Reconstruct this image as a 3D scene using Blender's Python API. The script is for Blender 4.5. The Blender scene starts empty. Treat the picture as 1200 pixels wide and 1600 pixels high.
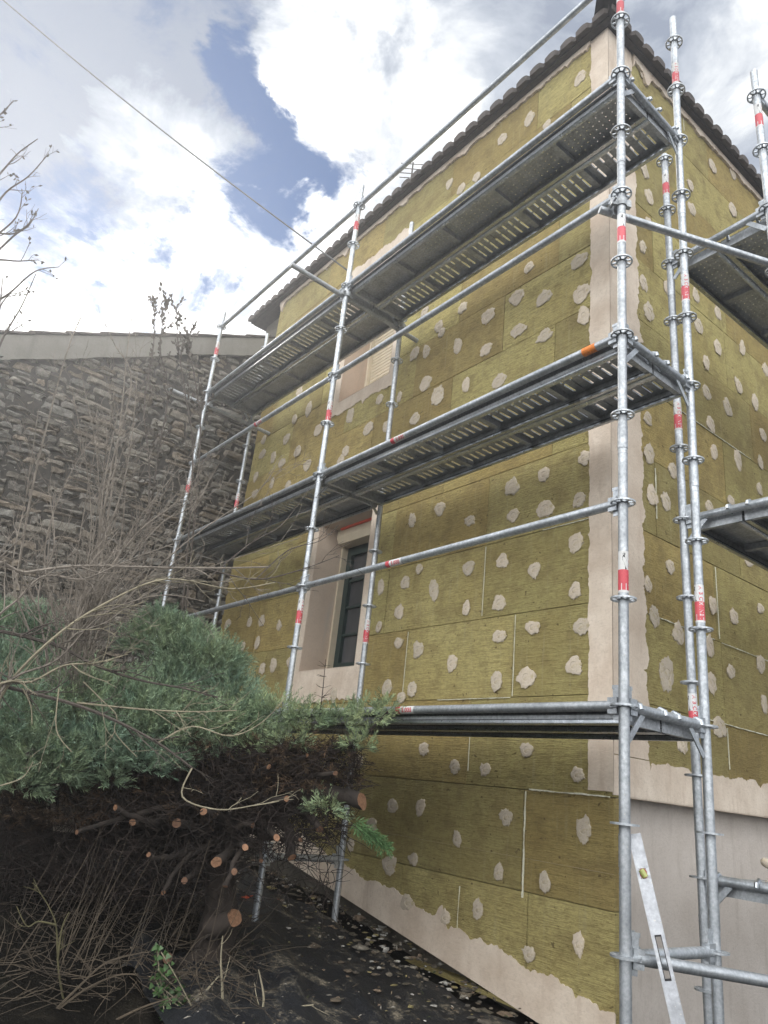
import bpy, math, random
import numpy as np
from mathutils import Vector, Matrix

sc = bpy.context.scene
COL = sc.collection
R = math.radians
rng = random.Random(7)
nrng = np.random.default_rng(11)

VEIL_DENSITY = .0084
# ------------------------------------------------------------------ camera (calibrated from the scaffold's 0.5 m rosette spacing)
YAW, PITCH, ROLL, FPX = -0.93530, 0.36634, 0.11362, 1129.1
CAM = np.array([1.9785, -2.9411, 0.5227])
def cam_axes():
    f = np.array([math.cos(PITCH)*math.sin(YAW), math.cos(PITCH)*math.cos(YAW), math.sin(PITCH)])
    r = np.array([math.cos(YAW), -math.sin(YAW), 0.0]); u = np.cross(r, f)
    return math.cos(ROLL)*r + math.sin(ROLL)*u, -math.sin(ROLL)*r + math.cos(ROLL)*u, f
RX, UP, FW = cam_axes()
def ray(u, v):
    return (u-600)/FPX*RX - (v-800)/FPX*UP + FW
def at(u, v, D):                       # world point seen at photo position u,v at D metres of plan distance
    d = ray(u, v); return CAM + d*(D/math.hypot(d[0], d[1]))
def on(u, v, ax, val):                 # world point on the plane axis=val
    d = ray(u, v); return CAM + d*((val-CAM[ax])/d[ax])

cd = bpy.data.cameras.new('camera'); cam = bpy.data.objects.new('camera', cd); COL.objects.link(cam)
cd.sensor_fit = 'VERTICAL'; cd.sensor_height = 36.0; cd.lens = FPX*36/1600
cd.clip_start = 0.05; cd.clip_end = 2000
cam.matrix_world = Matrix(((RX[0], UP[0], -FW[0], CAM[0]), (RX[1], UP[1], -FW[1], CAM[1]), (RX[2], UP[2], -FW[2], CAM[2]), (0, 0, 0, 1)))
sc.camera = cam

# ------------------------------------------------------------------ material helpers
def nt(mat): return mat.node_tree.nodes, mat.node_tree.links
class M:
    """small node-graph helper"""
    def __init__(s, name):
        s.m = bpy.data.materials.new(name); s.m.use_nodes = True
        s.N, s.L = nt(s.m); s.b = s.N['Principled BSDF']
        s.tc = s.N.new('ShaderNodeTexCoord')
    def set(s, **k):
        for a, v in k.items():
            i = s.b.inputs[a.replace('_', ' ')]
            if hasattr(v, 'links'): s.L.new(v, i)
            else: i.default_value = v
        return s
    def map(s, scale=(1, 1, 1), rot=(0, 0, 0), src='Object'):
        n = s.N.new('ShaderNodeMapping'); n.inputs['Scale'].default_value = scale; n.inputs['Rotation'].default_value = rot
        s.L.new(s.tc.outputs[src], n.inputs['Vector']); return n.outputs[0]
    def noise(s, vec, scale, detail=6, rough=.55, dist=0):
        n = s.N.new('ShaderNodeTexNoise'); s.L.new(vec, n.inputs['Vector'])
        n.inputs['Scale'].default_value = scale; n.inputs['Detail'].default_value = detail
        n.inputs['Roughness'].default_value = rough; n.inputs['Distortion'].default_value = dist
        return n.outputs['Fac']
    def voro(s, vec, scale, feat='F1', out='Distance'):
        n = s.N.new('ShaderNodeTexVoronoi'); n.feature = feat; s.L.new(vec, n.inputs['Vector']); n.inputs['Scale'].default_value = scale
        return n.outputs[out]
    def ramp(s, fac, stops):
        n = s.N.new('ShaderNodeValToRGB'); e = n.color_ramp.elements
        while len(e) < len(stops): e.new(.5)
        for i, (p, c) in enumerate(stops):
            e[i].position = p; e[i].color = (c, c, c, 1) if not hasattr(c, '__len__') else (*c, 1)
        s.L.new(fac, n.inputs['Fac']); return n.outputs['Color']
    def mix(s, fac, a, b, mode='MIX'):
        n = s.N.new('ShaderNodeMix'); n.data_type = 'RGBA'; n.blend_type = mode
        for i, v in ((0, fac), (6, a), (7, b)):
            if hasattr(v, 'links'): s.L.new(v, n.inputs[i])
            elif i == 0: n.inputs[0].default_value = v
            else: n.inputs[i].default_value = (*v, 1)
        return n.outputs[2]
    def math(s, op, a, b=0.0, c=0.0):
        n = s.N.new('ShaderNodeMath'); n.operation = op
        for i, v in enumerate((a, b, c)):
            if hasattr(v, 'links'): s.L.new(v, n.inputs[i])
            else: n.inputs[i].default_value = v
        return n.outputs[0]
    def attr(s, name, out='Color'):
        n = s.N.new('ShaderNodeAttribute'); n.attribute_name = name; return n.outputs[out]
    def bump(s, h, strength=.5, dist=.01):
        n = s.N.new('ShaderNodeBump'); n.inputs['Strength'].default_value = strength; n.inputs['Distance'].default_value = dist
        s.L.new(h, n.inputs['Height']); s.L.new(n.outputs[0], s.b.inputs['Normal']); return s

def galv(name, lo, hi, metal=.7, r0=.34, r1=.6):
    m = M(name); v = m.map()
    n1 = m.noise(v, 55, 4, .6); n2 = m.noise(v, 9, 3); n3 = m.voro(v, 130)
    c = m.ramp(n1, [(.32, lo), (.68, hi)])
    c = m.mix(m.ramp(n2, [(.4, 0), (.7, .55)]), c, tuple(x*.62 for x in lo))
    c = m.mix(m.ramp(m.noise(v, 11, 6, .75), [(.66, 0), (.76, .55)]), c, (.17, .105, .065))
    spl = m.noise(v, 90, 2, .4)                                        # dried plaster splashes
    c = m.mix(m.ramp(spl, [(.70, 0), (.74, .8)]), c, (.62, .6, .55))
    m.set(Base_Color=c, Metallic=metal, Roughness=m.ramp(n1, [(.3, r1), (.7, r0)]))
    m.bump(m.math('ADD', n1, m.math('MULTIPLY', n3, .4)), .25, .002); return m.m
STEEL = galv('galvanised_steel', (.40, .43, .46), (.66, .69, .72))
STEEL_DARK = galv('weathered_galvanised_steel', (.33, .345, .36), (.52, .54, .56), .45, .42, .65)
STEEL_EDGE = galv('rolled_steel_edge', (.42, .45, .48), (.62, .65, .68), .92, .24, .38)

STEEL_SIDE = galv('steel_dark_reflection', (.07, .075, .08), (.16, .17, .18), .6, .35, .55)  # dark colour stands in for the ground mirrored in the plank sides
def flat(name, col, rough=.6, metal=0, var=.25, scale=20):
    m = M(name); n = m.noise(m.map(), scale, 5)
    m.set(Base_Color=m.ramp(n, [(.3, tuple(c*(1-var) for c in col)), (.7, tuple(min(1, c*(1+var)) for c in col))]), Roughness=rough, Metallic=metal)
    m.bump(n, .15, .003); return m.m
WHITE = flat('white_sticker', (.74, .74, .74), .45, 0, .06, 60)
RED = flat('red_sticker', (.62, .035, .05), .45, 0, .12, 60)
BLACK = flat('black_print', (.012, .012, .014), .5)
ORANGE = flat('orange_tape', (.75, .22, .03), .6, 0, .25, 70)

def wool():
    m = M('mineral_wool_board')
    tint = m.attr('tint')
    v = m.map(); 
    fine = m.noise(m.map((9, 9, 185)), 1.0, 4, .65, .3)
    fib = m.noise(m.map((34, 34, 52)), 1.0, 6, .75)
    blot = m.noise(v, 1.6, 5, .6)
    grit = m.noise(v, 120, 3, .7)
    patch = m.noise(m.map((1.6, 1.6, 2.4)), 1.2, 5, .65)
    c = m.mix(m.ramp(blot, [(.35, 0), (.68, 1)]), (.415, .345, .155), (.490, .430, .205))
    c = m.mix(1.0, c, tint, 'MULTIPLY')
    c = m.mix(m.ramp(patch, [(.48, 0), (.78, .38)]), c, (.30, .20, .09))
    c = m.mix(m.ramp(fib, [(.32, .5), (.55, 0)]), c, (.19, .145, .055))
    c = m.mix(m.ramp(fine, [(.40, .45), (.52, 0)]), c, (.19, .15, .06))
    c = m.mix(m.ramp(grit, [(.63, 0), (.74, .55)]), c, (.55, .50, .30))
    m.set(Base_Color=c, Roughness=.95)
    m.b.inputs['Specular IOR Level'].default_value = .15
    pit = m.noise(m.map((26, 26, 34)), 1.0, 3, .5); streak = m.noise(m.map((40, 40, 2.2)), 1.0, 3, .6)
    c = m.mix(m.ramp(pit, [(.27, .8), (.33, 0)]), c, (.10, .07, .03))
    c = m.mix(m.ramp(streak, [(.58, 0), (.74, .35)]), c, (.46, .41, .24))
    s_lf = m.noise(v, 5.5, 4, .6); c = m.mix(m.ramp(s_lf, [(.36, .35), (.5, 0)]), c, (.17, .125, .055))
    m.set(Base_Color=c)
    h = m.math('ADD', m.math('MULTIPLY', fine, .7), m.math('ADD', m.math('MULTIPLY', fib, .8), m.math('MULTIPLY', grit, .45)))
    m.bump(h, 1.0, .016); return m.m
WOOL = wool()

def plaster(name, a, b, stain=None, bump=.35):
    m = M(name); v = m.map()
    n1 = m.noise(v, 3.2, 6, .6); n2 = m.noise(v, 60, 4, .65); n3 = m.noise(m.map((6, 6, 1.2)), 2, 5, .6)
    c = m.mix(m.ramp(n1, [(.32, 0), (.7, 1)]), a, b)
    c = m.mix(m.ramp(n2, [(.30, .28), (.5, 0)]), c, tuple(x*.62 for x in a))
    if stain: c = m.mix(m.ramp(n3, [(.55, 0), (.75, .65)]), c, stain)
    m.set(Base_Color=c, Roughness=.93); m.b.inputs['Specular IOR Level'].default_value = .2
    sw = m.noise(m.map((14, 14, 30)), 1, 4, .6, 1.2)
    m.bump(m.math('ADD', m.math('MULTIPLY', n2, .5), m.math('ADD', sw, n1)), bump, .006); return m.m
PLASTER = plaster('beige_base_coat', (.52, .42, .33), (.72, .625, .52), (.46, .355, .27))
def obj_random(m, lo, hi):
    n = m.N.new('ShaderNodeObjectInfo'); r = m.ramp(n.outputs['Random'], [(0, lo), (1, hi)]); l = m.b.inputs['Base Color'].links[0]; c = l.from_socket
    m.L.new(m.mix(1.0, c, r, 'MULTIPLY'), m.b.inputs['Base Color'])
def wrap_mat(mat):
    x = M.__new__(M); x.m = mat; x.N, x.L = nt(mat); x.b = x.N['Principled BSDF']; return x
DAB = plaster('plaster_dab', (.50, .435, .36), (.61, .54, .455), None, .7)
REVEAL = plaster('reveal_render', (.50, .40, .315), (.58, .475, .38), (.44, .405, .36))
PINK = plaster('old_pink_render', (.44, .335, .255), (.52, .41, .32), (.40, .33, .27))
PLINTH = plaster('grey_plinth_render', (.50, .445, .395), (.60, .545, .495), (.38, .33, .285), .35)
x_ = wrap_mat(DAB); x_.tc = x_.N.new('ShaderNodeTexCoord'); l_ = x_.b.inputs['Base Color'].links[0].from_socket
x_.L.new(x_.mix(x_.ramp(x_.noise(x_.map(), 26, 5, .7), [(.50, 0), (.66, .75)]), l_, (.40, .335, .20)), x_.b.inputs['Base Color'])
obj_random(wrap_mat(DAB), (.84, .83, .79), (1.05, 1.02, .98)); obj_random(wrap_mat(STEEL), (.78, .77, .76), (1, 1, 1)); obj_random(wrap_mat(RED), (.75, 1, 1), (1.1, 3.0, 2.6)); obj_random(wrap_mat(WHITE), (.7, .69, .66), (1, 1, 1))
OLDWALL = plaster('foundation_concrete', (.09, .08, .065), (.15, .135, .11), (.06, .055, .045), .9)
BARNBAND = plaster('barn_cement_band', (.18, .17, .15), (.24, .228, .205), (.14, .13, .115), .6)
ADHESIVE = plaster('dirty_adhesive', (.22, .16, .11), (.40, .32, .25), (.15, .11, .08), 1.0)
FOAM = flat('joint_filler_foam', (.68, .66, .52), .9, 0, .15, 60)
GREENFRAME = flat('dark_green_paint', (.018, .035, .032), .4, 0, .2, 30)
CREAM = flat('cream_pvc', (.60, .52, .39), .45, 0, .06, 12)
REDTAPE = flat('red_tape', (.72, .10, .05), .5, 0, .1, 40)

def tile():
    m = M('clay_roof_tile'); v = m.map()
    n = m.noise(v, 7, 5, .65); l = m.noise(v, 30, 4, .7)
    c = m.ramp(n, [(.3, (.04, .034, .031)), (.55, (.075, .060, .052)), (.75, (.12, .10, .088))])
    c = m.mix(m.ramp(l, [(.62, 0), (.7, .6)]), c, (.16, .155, .12))
    m.set(Base_Color=c, Roughness=.9); m.bump(l, .6, .01); return m.m
TILE = tile()

def stone():
    m = M('field_stone'); v = m.map(); t = m.attr('tint')
    n = m.noise(v, 14, 6, .7); g = m.noise(v, 70, 4, .7); b = m.noise(v, 1.1, 4)
    c = m.ramp(n, [(.28, (.11, .10, .088)), (.5, (.21, .195, .172)), (.72, (.36, .335, .295))])
    c = m.mix(1.0, c, t, 'MULTIPLY')
    c = m.mix(m.ramp(g, [(.30, .5), (.48, 0)]), c, (.05, .045, .038))
    c = m.mix(m.ramp(b, [(.5, 0), (.75, .35)]), c, (.30, .28, .24))
    m.set(Base_Color=c, Roughness=.95); m.b.inputs['Specular IOR Level'].default_value = .2
    m.bump(m.math('ADD', n, m.math('MULTIPLY', g, .5)), .9, .02); return m.m
STONE = stone()
MORTAR = flat('shadow_dark_mortar', (.045, .04, .034), .95, 0, .45, 18)  # colour kept dark to stand in for deep shadow between the stones

def soil():
    m = M('dark_soil'); v = m.map()
    n = m.noise(v, 3, 7, .65); g = m.noise(v, 45, 5, .7); s = m.noise(v, 1.1, 4)
    c = m.ramp(n, [(.3, (.006, .005, .0045)), (.55, (.015, .013, .010)), (.75, (.045, .038, .028))])
    c = m.mix(m.ramp(g, [(.6, 0), (.72, .7)]), c, (.14, .12, .09))
    c = m.mix(m.ramp(s, [(.58, 0), (.7, .5)]), c, (.03, .04, .016))
    m.set(Base_Color=c, Roughness=1.0); m.b.inputs['Specular IOR Level'].default_value = .1
    m.bump(m.math('ADD', n, g), 1.0, .05); return m.m
SOIL = soil()
def fabric():
    m = M('black_landscape_fabric'); v = m.map()
    d = m.noise(m.map((2.4, 3.8, 3), (0, 0, .5)), 1.3, 9, .74, .25); g = m.noise(v, 60, 4, .7)
    f = m.math('ADD', d, m.math('MULTIPLY', m.math('SUBTRACT', g, .5), .35))
    c = m.ramp(f, [(.53, (.006, .007, .010)), (.59, (.045, .039, .030)), (.70, (.25, .21, .15))])
    m.set(Base_Color=c, Roughness=m.ramp(f, [(.5, .55), (.6, .95)])); m.bump(m.math('ADD', d, g), .6, .02); return m.m
FABRIC = fabric()
def bark(name, a, b, sc_=18, rough=.9):
    m = M(name); n = m.noise(m.map((1, 1, .45)), sc_, 5, .65); n2 = m.noise(m.map(), sc_*.25, 3)
    c = m.ramp(n, [(.3, a), (.7, b)]); c = m.mix(m.ramp(n2, [(.5, 0), (.75, .4)]), c, tuple(x*1.5 for x in b))
    m.set(Base_Color=c, Roughness=rough); m.bump(n, .6, .006); return m.m
BARK_DARK = bark('conifer_bark', (.012, .009, .007), (.040, .029, .022))
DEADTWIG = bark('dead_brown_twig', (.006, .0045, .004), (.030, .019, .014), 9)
TWIG = bark('grey_brown_twig', (.10, .084, .068), (.245, .21, .172), 30)
TWIG_LIGHT = bark('pale_olive_twig', (.15, .13, .09), (.33, .29, .20), 30)
TWIG_DARK = bark('dark_twig', (.045, .036, .030), (.10, .082, .068), 30)
DRYSTEM = bark('dry_stem', (.016, .012, .009), (.085, .064, .042), 9)
def cutwood():
    m = M('fresh_cut_wood'); v = m.map()
    n = m.noise(v, 75, 5, .7)
    c = m.ramp(n, [(.3, (.20, .09, .05)), (.7, (.48, .29, .17))]); m.set(Base_Color=c, Roughness=.8); return m.m
CUT = cutwood(); obj_random(wrap_mat(CUT), (.28, .25, .23), (.85, .80, .75))
def needles():
    m = M('juniper_needles'); t = m.attr('tint'); n = m.noise(m.map(), 5, 4)
    c = m.mix(m.ramp(n, [(.35, 0), (.7, 1)]), (.160, .220, .145), (.34, .390, .25))
    c = m.mix(1.0, c, t, 'MULTIPLY')
    m.set(Base_Color=c, Roughness=.7); m.b.inputs['Specular IOR Level'].default_value = .25; return m.m
NEEDLE = needles()
LEAF = flat('green_leaf', (.05, .10, .03), .5, 0, .35, 30)
DRYLEAF = flat('withered_leaf', (.09, .075, .06), .8, 0, .3, 30)
RUBBLE = None
def rubble():
    m = M('rubble_stone'); t = m.attr('tint'); n = m.noise(m.map(), 40, 4)
    c = m.mix(1.0, m.ramp(n, [(.3, (.5, .5, .5)), (.7, (1, 1, 1))]), t, 'MULTIPLY'); m.set(Base_Color=c, Roughness=.9); m.bump(n, .5, .01); return m.m
RUBBLE = rubble()
def pane():
    m = M('dark_window_glass'); n = m.noise(m.map((2, 2, .6)), 2, 3)
    m.set(Base_Color=m.ramp(n, [(.3, (.045, .048, .052)), (.7, (.10, .10, .105))]), Roughness=.08); return m.m
PANE = pane()
ALU = galv('brushed_aluminium', (.42, .43, .46), (.60, .62, .65), .6, .3, .5)
VIAL = flat('yellow_green_vial', (.34, .36, .12), .15, 0, .1, 20)
CABLE = flat('grey_cable', (.10, .10, .10), .6)

# ------------------------------------------------------------------ mesh helpers
def nrm(a): a = np.asarray(a, float); return a/(np.linalg.norm(a)+1e-12)
def frame(d):
    d = nrm(d); a = np.array([0, 0, 1.]) if abs(d[2]) < .9 else np.array([1., 0, 0])
    x = nrm(np.cross(a, d)); return x, np.cross(d, x), d
class MB:
    def __init__(s): s.v = []; s.f = []; s.mi = []; s.tint = []; s.n = 0
    def add(s, vs, fs, mi=0, tint=None):
        s.v.extend([tuple(p) for p in vs]); o = s.n; s.n += len(vs)
        for f in fs: s.f.append(tuple(i+o for i in f)); s.mi.append(mi); s.tint.append(tint)
        return s
    def box(s, lo, hi, mi=0, tint=None):
        x0, y0, z0 = lo; x1, y1, z1 = hi
        return s.add([(x0, y0, z0), (x1, y0, z0), (x1, y1, z0), (x0, y1, z0), (x0, y0, z1), (x1, y0, z1), (x1, y1, z1), (x0, y1, z1)],
                     [(0, 3, 2, 1), (4, 5, 6, 7), (0, 1, 5, 4), (1, 2, 6, 5), (2, 3, 7, 6), (3, 0, 4, 7)], mi, tint)
    def obox(s, c, ax, ay, az, size, mi=0):      # oriented box
        c = np.asarray(c, float); P = []
        for k in (-1, 1):
            for j, i in ((-1, -1), (-1, 1), (1, 1), (1, -1)):
                P.append(c + np.asarray(ax)*i*size[0]/2 + np.asarray(ay)*j*size[1]/2 + np.asarray(az)*k*size[2]/2)
        return s.add(P, [(0, 3, 2, 1), (4, 5, 6, 7), (0, 1, 5, 4), (1, 2, 6, 5), (2, 3, 7, 6), (3, 0, 4, 7)], mi)
    def tube(s, pts, rad, seg=12, cap=True, mi=0, capmi=None, hollow=0, tint=None):
        pts = [np.asarray(p, float) for p in pts]; n = len(pts)
        if not hasattr(rad, '__len__'): rad = [rad]*n
        x = None; vs = []
        for i, p in enumerate(pts):
            d = nrm(pts[min(i+1, n-1)] - pts[max(i-1, 0)])
            if x is None: x, y, _ = frame(d)
            else: x = nrm(x - d*np.dot(x, d)); y = np.cross(d, x)
            for k in range(seg):
                a = 2*math.pi*k/seg; vs.append(p + (x*math.cos(a) + y*math.sin(a))*rad[i])
        fs = [(i*seg+k, i*seg+(k+1) % seg, (i+1)*seg+(k+1) % seg, (i+1)*seg+k) for i in range(n-1) for k in range(seg)]
        s.add(vs, fs, mi, tint)
        if cap:
            b = s.n-len(vs)
            for ring, rev in ((0, True), (n-1, False)):
                idx = [b+ring*seg+k for k in range(seg)]
                s.f.append(tuple(reversed(idx)) if rev else tuple(idx)); s.mi.append(mi if capmi is None else capmi); s.tint.append(tint)
        return s
    def build(s, name, mats, parent=None, smooth=True, tints=False):
        if not isinstance(mats, (list, tuple)): mats = [mats]
        me = bpy.data.meshes.new(name); me.from_pydata(s.v, [], s.f)
        for m in mats: me.materials.append(m)
        if len(mats) > 1: me.polygons.foreach_set('material_index', s.mi)
        if smooth:
            me.polygons.foreach_set('use_smooth', [True]*len(s.f))
            try: me.set_sharp_from_angle(angle=R(40))
            except Exception: pass
        if tints:
            a = me.attributes.new('tint', 'FLOAT_COLOR', 'FACE')
            a.data.foreach_set('color', [c for t in s.tint for c in ((*(t or (1, 1, 1)), 1))])
        me.update()
        return link(name, me, parent)
def link(name, data, parent=None):
    o = bpy.data.objects.new(name, data); COL.objects.link(o)
    if parent is not None: o.parent = parent
    return o
def tag(o, label=None, cat=None, group=None, kind=None):
    if label: o['label'] = label
    if cat: o['category'] = cat
    if group: o['group'] = group
    if kind: o['kind'] = kind
    return o
def thing(name, label, cat, loc=(0, 0, 0), group=None):
    o = link(name, None); o.location = loc
    return tag(o, label, cat, group)

def text_mesh(s):
    c = bpy.data.curves.new('t', 'FONT'); c.body = s; c.size = 1; c.offset = .025; c.align_x = 'CENTER'; c.align_y = 'CENTER'; c.resolution_u = 2
    o = bpy.data.objects.new('t', c); COL.objects.link(o)
    dg = bpy.context.evaluated_depsgraph_get(); me = bpy.data.meshes.new_from_object(o.evaluated_get(dg))
    vs = [tuple(v.co) for v in me.vertices]; fs = [tuple(p.vertices) for p in me.polygons]
    bpy.data.objects.remove(o); bpy.data.meshes.remove(me); bpy.data.curves.remove(c)
    return vs, fs

def ground_z(x, y):
    xx = np.clip(x, -9, 8)
    return -.84 - .12*xx

# ------------------------------------------------------------------ ground
def make_ground():
    mb = MB()
    xs = np.concatenate([np.linspace(-150, -12, 10), np.linspace(-11, 5, 130), np.linspace(6, 150, 10)])
    ys = np.concatenate([np.linspace(-150, -8, 10), np.linspace(-7, 2.2, 100), np.linspace(3, 150, 10)])
    from mathutils import noise
    vs = []
    for y in ys:
        for x in xs:
            z = float(ground_z(x, y))
            if -11 <= x <= 5 and -7 <= y <= 2.2:
                z += .05*noise.fractal(Vector((x*1.3, y*1.3, 0)), 1, 2, 4) + .018*noise.noise(Vector((x*9, y*9, 3)))
                # earth bank where the cut conifer stands
                z += .16*math.exp(-((x+3.4)**2/1.6 + (y+1.5)**2/1.2))
            vs.append((x, y, z))
    nx = len(xs)
    fs = [(j*nx+i, j*nx+i+1, (j+1)*nx+i+1, (j+1)*nx+i) for j in range(len(ys)-1) for i in range(nx-1)]
    mb.add(vs, fs); o = mb.build('ground', SOIL); tag(o, kind='structure')
make_ground()

# ------------------------------------------------------------------ house
YF, XF = .93, -.718
XL = -6.44                                # far end of the insulation
WX0, WX1 = -4.40, -3.45                   # window column
W1 = (1.55, 3.14); W2 = (4.66, 6.20)
ZTOP = 7.20
def zbase(x): return -.62 - .162*(x + 1.21)
house = thing('house', 'two-storey house clad in yellow-green mineral wool boards with pale plaster dabs', 'house', (-3.5, 4, -.4))
HL = np.array([-3.5, 4, -.4])
class HB(MB):
    """mesh builder in world coordinates, parented under an empty at org"""
    org = HL
    def build(s, name, mats, parent=None, smooth=True, tints=False, origin=None):
        o = np.asarray(s.org if origin is None else origin)
        s.v = [tuple(np.asarray(p)-o) for p in s.v]
        return MB.build(s, name, mats, parent, smooth, tints)

# core walls
mb = HB()
yc0, yc1 = YF+.135, YF+.50
mb.box((-7.1, yc0, -1.4), (WX0, yc1, 7.12)); mb.box((WX1, yc0, -1.4), (XF-.5, yc1, 7.12))
for z0, z1 in ((-1.4, W1[0]), (W1[1], W2[0]), (W2[1], 7.12)): mb.box((WX0, yc0, z0), (WX1, yc1, z1))
mb.box((-7.1, yc1, -1.4), (-6.45, 9, 7.12)); mb.box((-6.45, 8.5, -1.4), (XF-.135, 9, 7.12))
mb.build('wall', OLDWALL, house, False)
mb = HB(); mb.box((XF-.5, yc0, -1.6), (XF-.135, 8.5, 7.12)); mb.build('side_wall', PLINTH, house, False)
mb = HB(); mb.box((-6.45, yc1+.0, 7.0), (XF-.5, 8.5, 7.1)); mb.box((-6.45, yc1, 3.3), (XF-.5, 8.5, 3.4)); mb.build('floor_slab', OLDWALL, house, False)

def subtract(rects, h):
    out = []
    for (a0, b0, a1, b1) in rects:
        c0, d0, c1, d1 = h
        if a1 <= c0 or a0 >= c1 or b1 <= d0 or b0 >= d1: out.append((a0, b0, a1, b1)); continue
        if a0 < c0: out.append((a0, b0, c0, b1))
        if a1 > c1: out.append((c1, b0, a1, b1))
        m0, m1 = max(a0, c0), min(a1, c1)
        if b0 < d0: out.append((m0, b0, m1, d0))
        if b1 > d1: out.append((m0, d1, m1, b1))
    return out
def board_tint():
    k = rng.random()
    if k < .36: t = (1.0, .90, .77)
    elif k < .66: t = (1.0, .985, .90)
    else: t = (1.12, 1.12, 1.0)
    b = rng.uniform(.80, 1.12); return tuple(x*b for x in t)
from mathutils import noise as mnoise
def rough_board(mb, P, nrm_axis, sgn, face, back, tint, gap=.0026):
    """P: four corners (a,z) ccw; face/back: coordinate along the normal axis; slightly uneven front, thin joint round it"""
    n = 7; (a0, z00), (a1, z10), (a1b, z11), (a0b, z01) = P
    vs = []
    j = rng.uniform(-.002, .0035)
    for k in range(n+1):
        for i in range(n+1):
            s_, t_ = i/n, k/n
            a = a0+(a1-a0)*s_; zz = (z00+(z10-z00)*s_)*(1-t_) + (z01+(z11-z01)*s_)*t_
            da = gap*(1-2*s_) if i in (0, n) else 0; dz = gap*(1-2*t_) if k in (0, n) else 0
            e = 0.0045 if (i in (0, n) or k in (0, n)) else .0016*mnoise.noise(Vector((a*5, zz*9, face*3)))
            d = face - sgn*(e + j + .0022)
            vs.append((a+da, d, zz+dz))
    fs = [(k*(n+1)+i, k*(n+1)+i+1, (k+1)*(n+1)+i+1, (k+1)*(n+1)+i) for k in range(n) for i in range(n)]
    ring = list(range(n)) + [i*(n+1)+n for i in range(n)] + [(n+1)*(n+1)-1-i for i in range(n)] + [(n-i)*(n+1) for i in range(n)]
    base = len(vs)
    for i in ring: a, d, z = vs[i]; vs.append((a, back, z))
    m = len(ring)
    fs += [(ring[(i+1) % m], ring[i], base+i, base+(i+1) % m) for i in range(m)]
    if nrm_axis == 0: vs = [(d, a, z) for a, d, z in vs]
    mb.add(vs, fs, 0, tint)
def rowz(k): return .63 + .595*k
FIRST = {-2: .62, -1: .68, 0: 1.22, 1: .83, 2: 1.17, 3: 1.16, 4: .52, 5: .52, 6: 1.1, 7: .5, 8: 1.0, 9: .4, 10: .8}
mb = HB()
holes = [(WX0, W1[0], WX1, W1[1]), (WX0, W2[0], WX1, W2[1])]
for k in range(-3, 12):
    z0, z1 = rowz(k), min(rowz(k+1), ZTOP-.03)
    if z1-z0 < .05: continue
    xs = [XF]; x = XF - FIRST.get(k, .6)
    while x > XL+.1: xs.append(x); x -= 1.2
    xs.append(XL+rng.uniform(-.03, .03))
    for a1, a0 in zip(xs[:-1], xs[1:]):
        rr = [(a0, z0, a1, z1)]
        for h in holes: rr = subtract(rr, h)
        t = board_tint()
        for (p0, q0, p1, q1) in rr:
            if p1-p0 < .02 or q1-q0 < .02: continue
            b0, b1 = max(q0, zbase(p0)), max(q0, zbase(p1))
            if b0 >= q1-.01 and b1 >= q1-.01: continue
            b0, b1 = min(b0, q1-.004), min(b1, q1-.004)
            rough_board(mb, [(p0, b0), (p1, b1), (p1, q1), (p0, q1)], 1, -1, YF, YF+.13, t)
mb.build('insulation', WOOL, house, False, True)
mb = HB()
for k in range(-1, 12):
    z0, z1 = max(rowz(k), .65), min(rowz(k+1), ZTOP-.03)
    if z1-z0 < .05: continue
    y = YF+.132; first = {0: 1.37, 1: 1.37, 2: 1.32, 3: .55, 4: 1.6, 5: .95}.get(k, rng.uniform(.4, 1.3)); ys = [y, YF+first]
    while ys[-1] < 8.4: ys.append(ys[-1]+1.2)
    ys[-1] = 8.5
    for a0, a1 in zip(ys[:-1], ys[1:]):
        rough_board(mb, [(a0, z0), (a1, z0), (a1, z1), (a0, z1)], 0, 1, XF, XF-.13, board_tint())
mb.build('side_insulation', WOOL, house, False, True)

# ragged plaster bands
def rag(n, amp, seed, f=3.0):
    sp = np.zeros(n)
    for _ in range(int(n*.02)):
        c = rng.randrange(n); w = rng.uniform(.8, 4); a = amp*rng.uniform(-1.2, 1.6); ii = np.arange(n); sp += a*np.exp(-((ii-c)/w)**2)
    return [amp*(.9*mnoise.noise(Vector((i*f*.021, seed*7.1, 0)))+.55*mnoise.noise(Vector((i*f*.073, seed*3.1, 4)))+.35*mnoise.noise(Vector((i*f*.31, seed*5.1, 9)))) + float(sp[i]) + rng.uniform(-.0015, .0015) for i in range(n)]
def band(mb, A, B, axis, face, sgn, thick=.004, mi=0):
    """strip between polylines A and B (lists of (a,z)), raised thick over face, all edges closed"""
    n = len(A); f = face + sgn*thick; b = face - sgn*.004
    mk = (lambda a, d, z: (a, d, z)) if axis == 1 else (lambda a, d, z: (d, a, z))
    vs = [mk(a, f, z) for a, z in A] + [mk(a, f, z) for a, z in B] + [mk(a, b, z) for a, z in A] + [mk(a, b, z) for a, z in B]
    fs = [(i, i+1, n+i+1, n+i) for i in range(n-1)]
    fs += [(i, 2*n+i, 2*n+i+1, i+1) for i in range(n-1)] + [(n+i, n+i+1, 3*n+i+1, 3*n+i) for i in range(n-1)]
    fs += [(0, n, 3*n, 2*n), (n-1, 3*n-1, 4*n-1, 2*n-1)]
    mb.add(vs, fs, mi)
def vband(mb, x_edge, x_rag, z0, z1, axis, face, sgn, amp=.012, seed=0, n=None, thick=.004):
    n = n or int((z1-z0)/.012); zs = np.linspace(z0, z1, n); r = rag(n, amp, seed)
    band(mb, [(x_rag+r[i], zs[i]) for i in range(n)], [(x_edge, zs[i]) for i in range(n)], axis, face, sgn, thick)
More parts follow.
